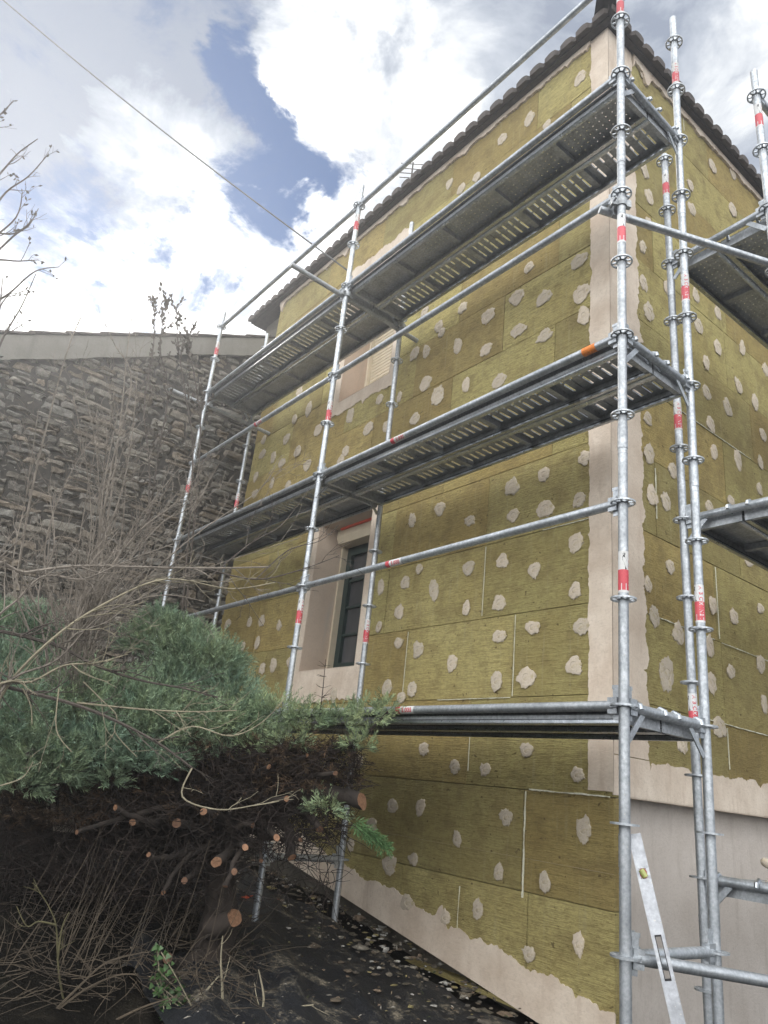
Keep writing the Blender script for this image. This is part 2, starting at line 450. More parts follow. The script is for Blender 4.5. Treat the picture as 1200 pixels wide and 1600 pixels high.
# corner
mb = HB(); vband(mb, XF+.004, XF-.175, .66, 7.15, 1, YF, -1, .014, 1); mb.build('corner_band', PLASTER, house, False)
mb = HB(); vband(mb, YF, YF+.375, .875, 7.15, 0, XF, 1, .042, 2); mb.build('side_corner_band', PLASTER, house, False)
mb = HB(); n = 620; ys = np.linspace(YF, 8.4, n); r = rag(n, .035, 3, 1.5)
band(mb, [(ys[i], .645) for i in range(n)], [(ys[i], .87+(r[i] if ys[i] > YF+.375 else 0)) for i in range(n)], 0, XF, 1)
mb.box((XF-.13, YF+.14, .638), (XF, 8.4, .6495)); mb.build('side_base_band', PLASTER, house, False)
mb = HB(); n = 560; xs = np.linspace(XF+.004, XL, n); r = rag(n, .05, 4, 1.3)
band(mb, [(x, zbase(x)) for x in xs], [(x, zbase(x)+.235+r[i]) for i, x in enumerate(xs)], 1, YF, -1)
mb.box((XL, YF+.0, zbase(XL)-.004), (XF, YF+.004, zbase(XL)-.0035)); mb.build('base_band', PLASTER, house, False)
# bare board edge and dirty adhesive below the overhang at the corner
mb = HB()
n = 60; zs = np.linspace(-1.0, .64, n)
for i in range(n-1):
    a = .03+.018*mnoise.noise(Vector((zs[i]*6, 0, 5))); b = .03+.018*mnoise.noise(Vector((zs[i+1]*6, 0, 5)))
    mb.add([(XF-.128, YF+.131, zs[i]), (XF-.128, YF+.131+a+.05, zs[i]), (XF-.128, YF+.131+b+.05, zs[i+1]), (XF-.128, YF+.131, zs[i+1]),
            (XF-.06-a*.6, YF+.131, zs[i]), (XF-.06-b*.6, YF+.131, zs[i+1])], [(4, 1, 2, 5)])
mb.build('adhesive_edge', ADHESIVE, house, False)
# white foam in joints
def vj(x, z0, z1, w=.006):
    mb = HB()
    n = max(4, int((z1-z0)/.02)); zs = np.linspace(z0, z1, n)
    band(mb, [(x-w*.6*rng.uniform(.05, 1), z) for z in zs], [(x+w*.9*max(.05, mnoise.noise(Vector((x*9, z*9, 3)))+.35), z) for z in zs], 1, YF, -1, .003); mb.build('joint_filler', FOAM, house, False)
def hj(x0, x1, z, w=.006):
    mb = HB()
    n = max(4, int((x1-x0)/.02)); xs_ = np.linspace(x0, x1, n)
    band(mb, [(x, z-w*.6*rng.uniform(.05, 1)) for x in xs_], [(x, z+w*.9*max(.05, mnoise.noise(Vector((x*9, z*9, 3)))+.3)) for x in xs_], 1, YF, -1, .003); mb.build('joint_filler', FOAM, house, False)
vj(-1.38, .0, .62, .010); hj(-1.35, -.74, .632, .010); vj(-1.93, -.32, -.02, .006); vj(-1.92, .72, 1.0, .003)
vj(-1.53, 1.23, 1.81, .005); hj(-2.3, -1.55, 1.222, .006); vj(-1.87, 1.84, 2.40, .003); hj(-1.3, -.9, 2.416, .006); hj(-2.2, -1.7, 3.61, .004); vj(-2.73, 1.3, 1.8, .002)
def svj(y, z0, z1, w=.005):
    mb = HB()
    n = 14; zs = np.linspace(z0, z1, n)
    band(mb, [(y-w*.6*rng.uniform(.05, 1), z) for z in zs], [(y+w*.6*rng.uniform(.05, 1), z) for z in zs], 0, XF, 1, .003); mb.build('joint_filler', FOAM, house, False)
svj(YF+1.34, 1.84, 2.4); svj(YF+.55, 2.55, 2.95, .009); svj(YF+1.37, .92, 1.2, .006); svj(YF+1.25, 6.9, 7.1, .008)
for y0, y1, z in ((1.35, 2.2, 1.82), (2.3, 3.4, 1.815), (2.0, 3.2, 1.225), (1.9, 3.0, 3.605)):
    mb = HB(); n = 40; ys_ = np.linspace(y0, y1, n)
    band(mb, [(y, z-.004*rng.random()) for y in ys_], [(y, z+.005*rng.random()) for y in ys_], 0, XF, 1, .003); mb.build('joint_filler', FOAM, house, False)
# torn mortar / foam blobs under the eaves
mb = HB(); n = 300; xs = np.linspace(XF-.18, XL, n); r = rag(n, .09, 9, 2.4)
band(mb, [(x, ZTOP-.03) for x in xs], [(x, ZTOP-.10+min(.04, -abs(r[i]))) for i, x in enumerate(xs)], 1, YF, -1, .02)
n = 300; ys = np.linspace(YF+.38, 8.3, n); r = rag(n, .09, 10, 2.4)
band(mb, [(y, ZTOP-.03) for y in ys], [(y, ZTOP-.11+min(.04, -abs(r[i]))) for i, y in enumerate(ys)], 0, XF, 1, .02)
mb.build('eave_mortar', PLASTER, house, False)

# windows
def surround(mb, z0, z1, low, top, seed, mat_amp=.02):
    vband(mb, WX0, WX0-.13, z0, z1, 1, YF, -1, .016, seed); vband(mb, WX1, WX1+.12, z0, z1, 1, YF, -1, .016, seed+1)
    n = 130; xs = np.linspace(WX0-.13, WX1+.12, n); r = rag(n, .05, seed+2, 2.0)
    band(mb, [(x, z0) for x in xs], [(x, z0-low+r[i]) for i, x in enumerate(xs)], 1, YF, -1)
    n = 130; r = rag(n, .05, seed+3, 2.0)
    band(mb, [(x, z1) for x in xs], [(x, z1+top+r[i]) for i, x in enumerate(xs)], 1, YF, -1)
YW = 1.31
def lining(parent, z0, z1, mat, origin):
    mb = HB(); t = .006
    y0 = YF-.004
    mb.box((WX0-.001, y0, z0), (WX0+t, YW, z1)); mb.box((WX1-t, y0, z0), (WX1+.001, YW, z1))
    mb.box((WX0+t, y0, z0-.001), (WX1-t, YW+.06, z0+t)); mb.box((WX0+t, y0, z1-t), (WX1-t, YW, z1+.001))
    return mb.build('reveal', mat, parent, False, False, origin)
# lower window
wo = np.array([-3.925, 1.2, 1.55])
win = link('window', None, house); win.location = wo-HL; win['label'] = 'dark green framed window with bare render reveal'
mb = HB(); surround(mb, W1[0], W1[1], .30, .15, 20); mb.build('render_surround', PLASTER, win, False, False, wo)
lining(win, W1[0], W1[1], REVEAL, wo)
mb = HB()
fx0, fx1, fz0, fz1 = WX0+.035, WX1-.035, W1[0]+.012, W1[1]-.17
xm = (fx0+fx1)/2
for a, b, c, d in ((fx0, fx0+.05, fz0, fz1), (fx1-.05, fx1, fz0, fz1), (fx0+.05, fx1-.05, fz0, fz0+.06), (fx0+.05, fx1-.05, fz1-.05, fz1)):
    mb.box((a, YW, c), (b, YW+.06, d))
for l0, l1 in ((fx0+.053, xm-.003), (xm+.003, fx1-.053)):
    z0_, z1_ = fz0+.063, fz1-.053
    for a, b, c, d in ((l0, l0+.055, z0_, z1_), (l1-.055, l1, z0_, z1_), (l0+.055, l1-.055, z0_, z0_+.07), (l0+.055, l1-.055, z1_-.055, z1_)):
        mb.box((a, YW-.018, c), (b, YW+.04, d))
    for k in (1, 2, 3):
        z = z0_+.07+(z1_-z0_-.12)*k/4; mb.box((l0+.055, YW-.008, z-.013), (l1-.055, YW+.02, z+.013))
mb.build('frame', GREENFRAME, win, False, False, wo)
mb = HB(); mb.box((fx0+.06, YW+.022, fz0+.07), (fx1-.06, YW+.028, fz1-.06)); mb.build('pane', PANE, win, False, False, wo)
for a_, b_ in ((WX0+.006, WX0+.034), (WX1-.034, WX1-.006)):
    mb = HB(); mb.box((a_, YW-.07, W1[0]+.006), (b_, YW+.02, W1[1]-.02)); mb.build('guide_rail', CREAM, win, False, False, wo)
mb = HB(); prof = [(YW-.17, W1[1]-.02), (YW-.17, W1[1]-.10), (YW-.14, W1[1]-.165), (YW-.06, W1[1]-.168), (YW+.05, W1[1]-.168), (YW+.05, W1[1]-.02)]
x0_, x1_ = WX0+.036, WX1-.036
mb.add([(x0_, y, z) for y, z in prof]+[(x1_, y, z) for y, z in prof], [(i, (i+1) % 6, 6+(i+1) % 6, 6+i) for i in range(6)]+[(5, 4, 3, 2, 1, 0), (6, 7, 8, 9, 10, 11)])
mb.build('roller_box', CREAM, win, False, False, wo)
mb = HB(); mb.box((WX0+.12, YW-.195, W1[1]-.028), (WX1-.008, YW-.172, W1[1]-.007)); mb.build('red_tape_strip', REDTAPE, win, False, False, wo)
# upper window, shutter down
wo = np.array([-3.925, 1.2, 4.66])
win2 = link('window', None, house); win2.location = wo-HL; win2['label'] = 'window with its cream roller shutter pulled down'
mb = HB(); surround(mb, W2[0], W2[1], .16, .42, 40); mb.build('render_surround', PLASTER, win2, False, False, wo)
lining(win2, W2[0], W2[1], PINK, wo)
mb = HB(); n = int((W2[1]-W2[0]-.02)/.045); prof = []
for k in range(n):
    z = W2[0]+.012+k*.045
    prof += [(YW-.002, z), (YW-.012, z+.006), (YW-.016, z+.022), (YW-.012, z+.038), (YW-.002, z+.0445)]
x0_, x1_ = WX0+.045, WX1-.045; m_ = len(prof)
mb.add([(x0_, y, z) for y, z in prof]+[(x1_, y, z) for y, z in prof], [(i, i+1, m_+i+1, m_+i) for i in range(m_-1)])
mb.build('roller_shutter', CREAM, win2, False, False, wo)
for a_, b_ in ((WX0+.006, WX0+.044), (WX1-.044, WX1-.006)):
    mb = HB(); mb.box((a_, YW-.06, W2[0]+.006), (b_, YW+.03, W2[1]-.01)); mb.build('guide_rail', CREAM, win2, False, False, wo)

# plaster dabs over the anchors (centre u,v and size in the photograph's pixels, laid onto the wall planes)
FD = """613 1259 18 28;657 1262 16 34;791 1277 24 30;912 1297 26 50;714 1311 16 34;779 1363 16 36;851 1377 20 42;646 1343 18 24;637 1410 22 30;696 1433 18 30;747 1421 18 38;827 1491 24 32;904 1477 20 44;608 1352 26 42;710 1198 18 26;758 1203 18 28;902 1210 24 28;633 910 18 24;678 922 16 40;732 888 20 26;785 876 20 26;835 890 22 28;900 849 24 34;898 923 20 32;624 957 16 28;729 950 14 26;780 942 24 28;832 981 28 26;908 980 30 28;781 994 24 24;622 1005 16 18;653 1015 18 32;706 1037 18 30;776 1065 20 36;822 1059 32 34;897 1040 32 34;605 1073 16 28;644 1077 16 30;627 1090 16 20;662 1170 18 24;823 1172 24 28;807 465 32 26;850 465 32 26;908 460 36 30;762 495 26 26;810 517 32 22;851 524 26 22;912 493 22 34;715 541 14 28;760 546 22 22;665 599 20 22;728 601 14 24;684 618 26 34;779 596 32 24;648 655 16 20;722 482 16 18;827 417 16 18;905 408 30 26;850 742 22 26;800 761 26 30;912 716 22 26;852 795 30 30;905 782 22 24;687 795 20 26;650 550 12 20;644 812 12 26;734 814 20 18;802 806 20 24;848 800 18 16;482 640 10 24;460 655 8 16;468 612 10 16;447 687 10 18;465 705 14 20;427 715 8 18;412 687 7 14;410 709 10 14;440 723 14 14;480 727 12 20;400 745 8 16;425 755 7 18;398 772 10 14;450 758 10 14;497 672 18 20;547 650 12 26;575 670 18 20;540 705 12 18;532 720 12 20;356 975 12 16;390 972 8 18;409 970 11 20;436 977 8 20;380 1010 7 18;402 1005 9 24;410 1044 11 20;427 1041 11 26;421 1091 9 20;348 1012 10 12;445 1090 9 22;452 1035 8 18;485 1090 12 22;522 1085 12 24;595 917 11 26;592 980 10 22;906 122 20 22;827 185 16 24;785 217 16 18;745 277 14 16;721 295 14 18;702 287 12 16;855 195 14 14;663 489 12 22;686 510 14 18;716 541 14 24;576 669 16 18;624 620 8 18;603 666 10 20;647 553 14 22;666 549 12 24;593 624 12 18;560 1190 16 26;580 1290 20 30;548 1320 12 26;655 890 12 20;690 520 12 16"""
SD = """1006 115 14 22;1007 266 12 28;1014 308 14 26;1113 260 14 18;1145 270 10 20;1145 328 13 22;1081 327 13 20;1079 290 10 16;1014 349 12 20;1004 386 12 24;1014 487 18 30;1005 442 14 26;1042 449 12 24;1087 461 12 24;1121 488 11 24;1091 509 14 26;1121 543 13 24;1160 544 9 26;1103 566 10 26;1154 603 12 26;1104 614 14 24;1196 577 10 22;1180 629 11 26;1136 636 15 32;1110 662 13 26;1192 680 12 22;1014 710 17 34;1051 735 15 28;1116 707 12 28;1153 720 12 36;1188 722 8 24;1019 774 20 36;1040 784 17 30;1108 791 14 22;1142 783 12 18;1186 764 9 20;1047 886 14 26;1171 879 16 16;1012 654 14 22;1012 913 14 28;1023 964 17 38;1060 990 19 38;1114 947 13 30;1147 964 14 26;1188 951 12 18;1042 1054 28 58;1109 1010 14 40;1112 1068 16 40;1142 1049 14 24;1189 1039 14 32;1194 1101 10 34;1124 1136 28 40;1066 1162 20 34"""
def dab_mesh(mb, ax, face, sgn, a, z, w, h, seed, off):
    n = 34; prof = ((1.0, -.004), (1.0, .0035), (.86, .0065), (.55, .0075), (.50, .0045), (.40, .0065))
    ang = rng.uniform(-.5, .5); ca, sa = math.cos(ang), math.sin(ang); vs = []
    for r_, d in prof:
        for k in range(n):
            t = 2*math.pi*k/n
            q = 1 + .24*mnoise.noise(Vector((math.cos(t)*1.3, math.sin(t)*1.3, seed*3.7))) + .17*mnoise.noise(Vector((math.cos(t)*5, math.sin(t)*5, seed*1.3))) + rng.uniform(-.07, .07)+(rng.uniform(.03, .12) if rng.random() < .12 else 0)
            if r_ < .6: q = 1 + .05*mnoise.noise(Vector((math.cos(t), math.sin(t), seed)))
            x0_, z0_ = math.cos(t)*w*r_*q, math.sin(t)*h*r_*q
            if r_ < .6: x0_, z0_ = math.cos(t)*min(w, h)*.85*r_*q, math.sin(t)*min(w, h)*.85*r_*q
            x0_ += .10*w*math.sin(seed*7.0)*(z0_/h)**2*(r_ > .6); x0_ *= 1+.20*math.sin(seed*2.3)*(z0_/h)*(r_ > .6); z0_ += rng.uniform(-.004, .006)*(r_ > .9); x_, z_ = x0_*ca-z0_*sa*.5, x0_*sa*.5+z0_*ca
            dd = face+sgn*(d+rng.uniform(-.0005, .0005)+off)
            vs.append((a+x_, dd, z+z_) if ax == 1 else (dd, a+x_, z+z_))
    fs = [(i*n+k, i*n+(k+1) % n, (i+1)*n+(k+1) % n, (i+1)*n+k) for i in range(len(prof)-1) for k in range(n)]
    fs.append(tuple((len(prof)-1)*n+k for k in range(n)))
    if (ax == 1) == (sgn > 0): fs = [tuple(reversed(f)) for f in fs]
    mb.add(vs, fs)
dabs = []
for txt, ax, face, sgn in ((FD, 1, YF, -1), (SD, 0, XF, 1)):
    for i, t in enumerate(txt.split(';')):
        u, v, w, h = map(float, t.split())
        c = on(u, v, ax, face); o = 1-ax if ax == 1 else 1
        l, r_ = on(u-w/2, v, ax, face), on(u+w/2, v, ax, face); tp, bt = on(u, v-h/2, ax, face), on(u, v+h/2, ax, face)
        ww = min(.085, max(.034, abs(l[o]-r_[o])*.43)); hh = min(.115, max(.042, abs(tp[2]-bt[2])*.43))
        dabs.append((w*h, ax, face, sgn, c[o], c[2], ww, hh))
dabs.sort(key=lambda d: -d[0]); rest = HB()
for i, (_, ax, face, sgn, a, z, w, h) in enumerate(dabs):
    off = .0008*(i % 3)
    if i < 100:
        org = np.array((a, face, z) if ax == 1 else (face, a, z)); mb = HB(); dab_mesh(mb, ax, face, sgn, a, z, w, h, i, off)
        o = mb.build('plaster_dab', DAB, house, True, False, org); o.location = org-HL
    else: dab_mesh(rest, ax, face, sgn, a, z, w, h, i, off)
o = rest.build('small_plaster_dabs', DAB, house, True); o['kind'] = 'stuff'

# roof: hipped, canal tiles
EY, EX, EZ, SL, RXL = YF-.12, XF+.11, ZTOP-.03, .30, -7.25
def roof_plane(mb, along0, along1, depth, kind):
    """kind 0: front plane (runs along x), 1: side plane (runs along y)"""
    p = .175; nper = int(abs(along1-along0)/p); per = 10
    A = np.linspace(along0, along1, nper*per+1); rows = 11
    top, bot = [], []
    for j in range(rows*2):
        r_, e = divmod(j, 2); s_ = depth*(r_+e*.999)/rows
        step = .0 if e else .018
        for i, a in enumerate(A):
            ph = (i/per) % 1.0; jit = .010*mnoise.noise(Vector((int(i/per)*3.3, r_*5.1, kind)))
            if ph < .76: h = .030+.024*math.sin(math.pi*ph/.76)
            else: h = .030-.010*math.sin(math.pi*(ph-.76)/.24)
            so = (-.018*(ph < .76)+.012*(ph >= .76)+jit*1.5) if j == 0 else 0
            s2 = s_+so
            z = EZ+SL*s2+h+step+jit*.5
            lim0 = s2                     # hip cut
            if kind == 0:
                x = min(a, EX-s2) if a > -3 else a; top.append((x, EY+s2, z))
            else:
                y = max(a, EY+s2) if a < 4 else a; top.append((EX-s2, y, z))
    n = len(A); k = len(top)
    bot = [(x, y, EZ+SL*((y-EY) if kind == 0 else (EX-x))-.012) for x, y, z in top]
    fs = [(j*n+i, j*n+i+1, (j+1)*n+i+1, (j+1)*n+i) for j in range(rows*2-1) for i in range(n-1)]
    fs2 = [tuple(reversed([q+k for q in f])) for f in fs]
    edge = [(i+1, i, k+i, k+i+1) for i in range(n-1)]
    mb.add(top+bot, fs+fs2+edge)
mb = HB(); roof_plane(mb, RXL, EX, 4.2, 0); roof_plane(mb, EY, 9.2, 4.2, 1)
roof = mb.build('roof', TILE, house, True)
mb = HB()                                   # hip tiles
for k in range(12):
    t0, t1 = k*.36-.06, k*.36+.37
    P0 = np.array([EX-t0, EY+t0, EZ+SL*t0+.075]); P1 = np.array([EX-t1, EY+t1, EZ+SL*t1+.055])
    d = nrm(P1-P0); side = nrm(np.cross(d, (0, 0, 1))); u_ = np.cross(side, d); vs = []
    for P, r_ in ((P0, .125), (P1, .105)):
        for rr in (r_, r_-.016):
            for a in np.linspace(0, math.pi, 9): vs.append(P+side*math.cos(a)*rr+u_*math.sin(a)*rr)
    fs = []
    for i in range(8): fs += [(i, i+1, 18+i+1, 18+i), (9+i+1, 9+i, 27+i, 27+i+1), (i+1, i, 9+i, 9+i+1), (18+i, 18+i+1, 27+i+1, 27+i)]
    mb.add(vs, fs)
hip = mb.build('hip_tiles', TILE, house, True)
mb = HB()                                   # soffit laths and tile bedding
mb.box((RXL, EY+.04, EZ-.022), (EX-.04, YF-.02, EZ-.008)); mb.box((XF+.02, EY+.04, EZ-.021), (EX-.04, 9.0, EZ-.007)); mb.box((RXL, YF-.02, EZ-.03), (-6.45, 4.2, EZ-.005))
mb.build('soffit', flat('dark_soffit_wood', (.045, .035, .028), .9, 0, .4, 20), house, False)

# television antenna on the roof
ant = thing('television_antenna', 'thin grey television antenna rising behind the roof edge', 'antenna', tuple(at(640, 300, 8.4)))
AO = np.array(ant.location); top = at(631, 252, 8.4)
zr = EZ+SL*(AO[1]-EY)
mb = MB(); base = np.array([0, 0, zr-AO[2]-.1]); tp = top-AO; tp[0] = tp[1] = 0
mb.tube([base, tp], .012, 8); mb.build('mast', TWIG_DARK, ant)
mb = MB(); dirx = nrm(np.array([-.7, .72, 0])); dy = np.array([dirx[1], -dirx[0], 0])
for z in (tp[2]-.03, tp[2]-.13, tp[2]-.22, tp[2]-.31):
    mb.tube([np.array([0, 0, z])-dy*.18-dirx*.02, np.array([0, 0, z])+dy*.18+dirx*.02], .007, 6)
mb.build('element', TWIG_DARK, ant)

# overhead wire to the facade
A_ = on(545, 424, 1, YF-.01); B_ = CAM+ray(-40, -38)*11
pts = []
for i in range(40):
    t = i/39; p = A_+(B_-A_)*t; p[2] -= .10*math.sin(math.pi*t); pts.append(p)
o_ = np.array(A_); mb = MB(); mb.tube([p-o_ for p in pts], .0105, 6); mb.obox((0, .0, 0), (1, 0, 0), (0, 1, 0), (0, 0, 1), (.05, .03, .05))
w = mb.build('overhead_cable', CABLE); w.location = o_; tag(w, 'thin grey overhead cable running across the sky to the house wall', 'cable')

# ------------------------------------------------------------------ scaffolds
TR = .0242
def rosette_mesh():
    mb = MB(); n = 32; h = .0045
    def ring(r0, r1, a0=0, a1=2*math.pi, n=n, closed=True):
        m = n if closed else n+1; vs = []
        for r_, z in ((r0, -h), (r1, -h), (r1, h), (r0, h)):
            for k in range(m):
                a = a0+(a1-a0)*k/n; vs.append((r_*math.cos(a), r_*math.sin(a), z))
        fs = []
        for j in range(4):
            for k in range(n): fs.append((j*m+k, j*m+(k+1) % m, ((j+1) % 4)*m+(k+1) % m, ((j+1) % 4)*m+k))
        if not closed: fs += [(0, m, 2*m, 3*m), (m-1, 4*m-1, 3*m-1, 2*m-1)]
        mb.add(vs, fs)
    ring(TR, .0315); ring(.0525, .0615)
    for k in range(8):
        a = k*math.pi/4+math.pi/8; w_ = .012 if k % 2 else .009
        mb.obox((math.cos(a)*.042, math.sin(a)*.042, 0), (math.cos(a), math.sin(a), 0), (-math.sin(a), math.cos(a), 0), (0, 0, 1), (.024, w_, .0088))
    me = mb.build('rosette', STEEL).data
    bpy.data.objects.remove(bpy.data.objects['rosette']); return me
ROS = rosette_mesh()
def sticker_mesh(worn):
    """white over red wrap with ABC MINET lettering on one side and a black mark on the other"""
    mb = MB(); H = .21; n = 28
    def shell(z0, z1, r_, mi, a0=0, a1=2*math.pi, n=n):
        vs = []
        for z in (z0, z1):
            for k in range(n+1):
                a = a0+(a1-a0)*k/n; vs.append((r_*math.cos(a), r_*math.sin(a), z))
        mb.add(vs, [(k, k+1, n+1+k+1, n+1+k) for k in range(n)], mi)
    r0 = TR+.0006; wz = .115
    shell(0, .012, r0, 0); shell(.012, wz, r0, 1); shell(wz, H, r0, 0)
    r1 = r0+.0005
    def wrap(vs, fs, cz, ca, hz, ha, mi, rot=True):
        P = []
        for x, y, _ in vs:
            if rot: x, y = y, -x              # lettering runs down the tube
            a = ca + x*ha/r1; P.append((r1*math.cos(a), r1*math.sin(a), cz+y*hz))
        mb.add(P, fs, mi)
    for i, ch in enumerate('ABC'): wrap(*text_mesh(ch), H-.020-.030*i, 0, .030, .030, 1)
    for i, ch in enumerate('MINET'): wrap(*text_mesh(ch), wz-.012-.0205*i, 0, .026, .030, 0)
    # black S-shaped mark with a long tail, white square below it
    S = [(-.10, .33), (.02, .40), (.08, .34), (.0, .30), (-.02, .18), (.06, .02), (.20, -.12), (.22, -.26), (.12, -.42), (-.14, -.52)]
    W_ = [.02, .035, .03, .05, .09, .15, .17, .14, .045, .02]
    vs = []
    for (x, y), w_ in zip(S, W_): vs += [(x-w_, y, 0), (x+w_, y, 0)]
    wrap(vs, [(2*i, 2*i+1, 2*i+3, 2*i+2) for i in range(len(S)-1)], .158, -1.45, .10, .07, 2, False)
    q = [(-.5, -.5, 0), (.5, -.5, 0), (.5, .5, 0), (-.5, .5, 0)]
    for (x, y, w_, h_) in ((-.42, 0, .16, 1), (.42, 0, .16, 1), (0, .45, 1, .12), (0, -.45, 1, .12)):
        wrap([(a*w_+x, b*h_+y, 0) for a, b, _ in q], [(0, 1, 2, 3)], .028, -1.50, .034, .026, 0, False)
    me = mb.build('sticker', [WHITE, RED, BLACK]).data
    bpy.data.objects.remove(bpy.data.objects['sticker']); return me
STK = sticker_mesh(False)

def standard(parent, x, y, z0, z1, zoff, lean=(0, 0), stickers=(), joints=()):
    """one upright tube; lean in metres per metre about z=2"""
    P = lambda z: np.array([x+lean[0]*(z-2), y+lean[1]*(z-2), z])
    base = P(z0); so = link('standard', None, parent)
    mb = MB(); ts = np.linspace(0, 1, 2)
    mb.tube([P(z0)-base, P(z1)-base], TR, 20)
    for z in joints:                                                    # spigot joints
        mb.tube([P(z)-base, P(z+.004)-base], TR+.0012, 20)
        mb.tube([P(z+.03)-base, P(z+.16)-base], TR+.0018, 20)
    # base jack
    mb.tube([P(z0)-base, P(z0+.12)-base], .019, 12); mb.tube([P(z0)-base, P(z0+.006)-base], .075, 12)
    COL.objects.unlink(so); bpy.data.objects.remove(so)
    so = mb.build('standard', STEEL, parent); so.location = base
    k = math.ceil((z0+.12-zoff)/.5); d = nrm(P(z1)-P(z0))
    q = Vector((0, 0, 1)).rotation_difference(Vector(d))
    while zoff+.5*k < z1-.02:
        r_ = link('rosette', ROS, so); r_.location = P(zoff+.5*k)-base; r_.rotation_mode = 'QUATERNION'
        r_.rotation_quaternion = q @ Matrix.Rotation(0, 3, 'Z').to_quaternion(); k += 1
    for z, ang in stickers:
        s_ = link('sticker', STK, so); s_.location = P(z)-base; s_.rotation_mode = 'QUATERNION'
        s_.rotation_quaternion = q @ Matrix.Rotation(R(ang), 3, 'Z').to_quaternion()
    return so
def tube_part(parent, name, p0, p1, gusset=False, sticker=None, tape=None, heads=True, mat=None):
    p0, p1 = np.asarray(p0, float), np.asarray(p1, float); d = nrm(p1-p0); L = np.linalg.norm(p1-p0)
    side = nrm(np.cross((0, 0, 1.), d)); up = np.cross(d, side); org = p0
    mb = MB(); a, b = p0+d*.045, p1-d*.045
    mb.tube([a-org, b-org], TR, 18)
    if heads:
        for P, s_ in ((p0, 1), (p1, -1)):
            c = P+d*s_*.052-org
            mb.obox(c, d, side, up, (.05, .036, .074)); mb.obox(c-d*s_*.012, d, side, up, (.04, .05, .02))
            mb.obox(c-d*s_*.012+up*.012, d, side, up, (.032, .007, .15))
            mb.obox(c-d*s_*.014+up*.085, d, side, up, (.044, .010, .018))
    if gusset:
        for P, s_ in ((p0, 1), (p1, -1)):
            A = P+d*s_*.028-np.array([0, 0, .15])-org; B = P+d*s_*.145-np.array([0, 0, .02])-org
            dd = nrm(B-A); mb.obox((A+B)/2, dd, side, np.cross(dd, side), (np.linalg.norm(B-A), .007, .030))
    o = mb.build(name, mat or STEEL, parent); o.location = org
    for st in ([sticker] if sticker else []):
        t = st; c = d*(L*t)                                             # printed length label wrapped on the tube
        q = MB(); view = nrm(CAM-(org+c)); view = nrm(view-d*np.dot(view, d)); tang = np.cross(d, view); rr = TR+.0006
        def patch(l0, l1, mi, r_=rr, a=1.2):
            vs = []
            for l in (l0, l1):
                for i in range(13):
                    g = -a+2*a*i/12; vs.append(c+d*l+(view*math.cos(g)+tang*math.sin(g))*r_)
            q.add(vs, [(i+1, i, 13+i, 13+i+1) for i in range(12)], mi)
        patch(-.10, -.06, 1); patch(-.06, .07, 0)
        sgn = 1 if np.dot(d, RX) > 0 else -1
        vs, fs = text_mesh('3.000')
        q.add([c+d*(sgn*x_*.042+.005)+(view*math.cos(y_*.042/rr*1.0)+nrm(np.cross(view, d))*(-sgn)*-1*0+UPV(view, d)*math.sin(y_*.042/rr))*(rr+.0006) for x_, y_, _ in vs], fs, 1)
        q.build('length_label', [WHITE, RED], o)
    if tape:
        q = MB(); c = d*(L*tape); q.tube([c-d*.045, c+d*.045], TR+.0012, 16, False); q.build('tape_wrap', ORANGE, o)
    return o
def UPV(view, d):
    u = np.cross(view, d); return nrm(u) if u[2] > 0 else -nrm(u)

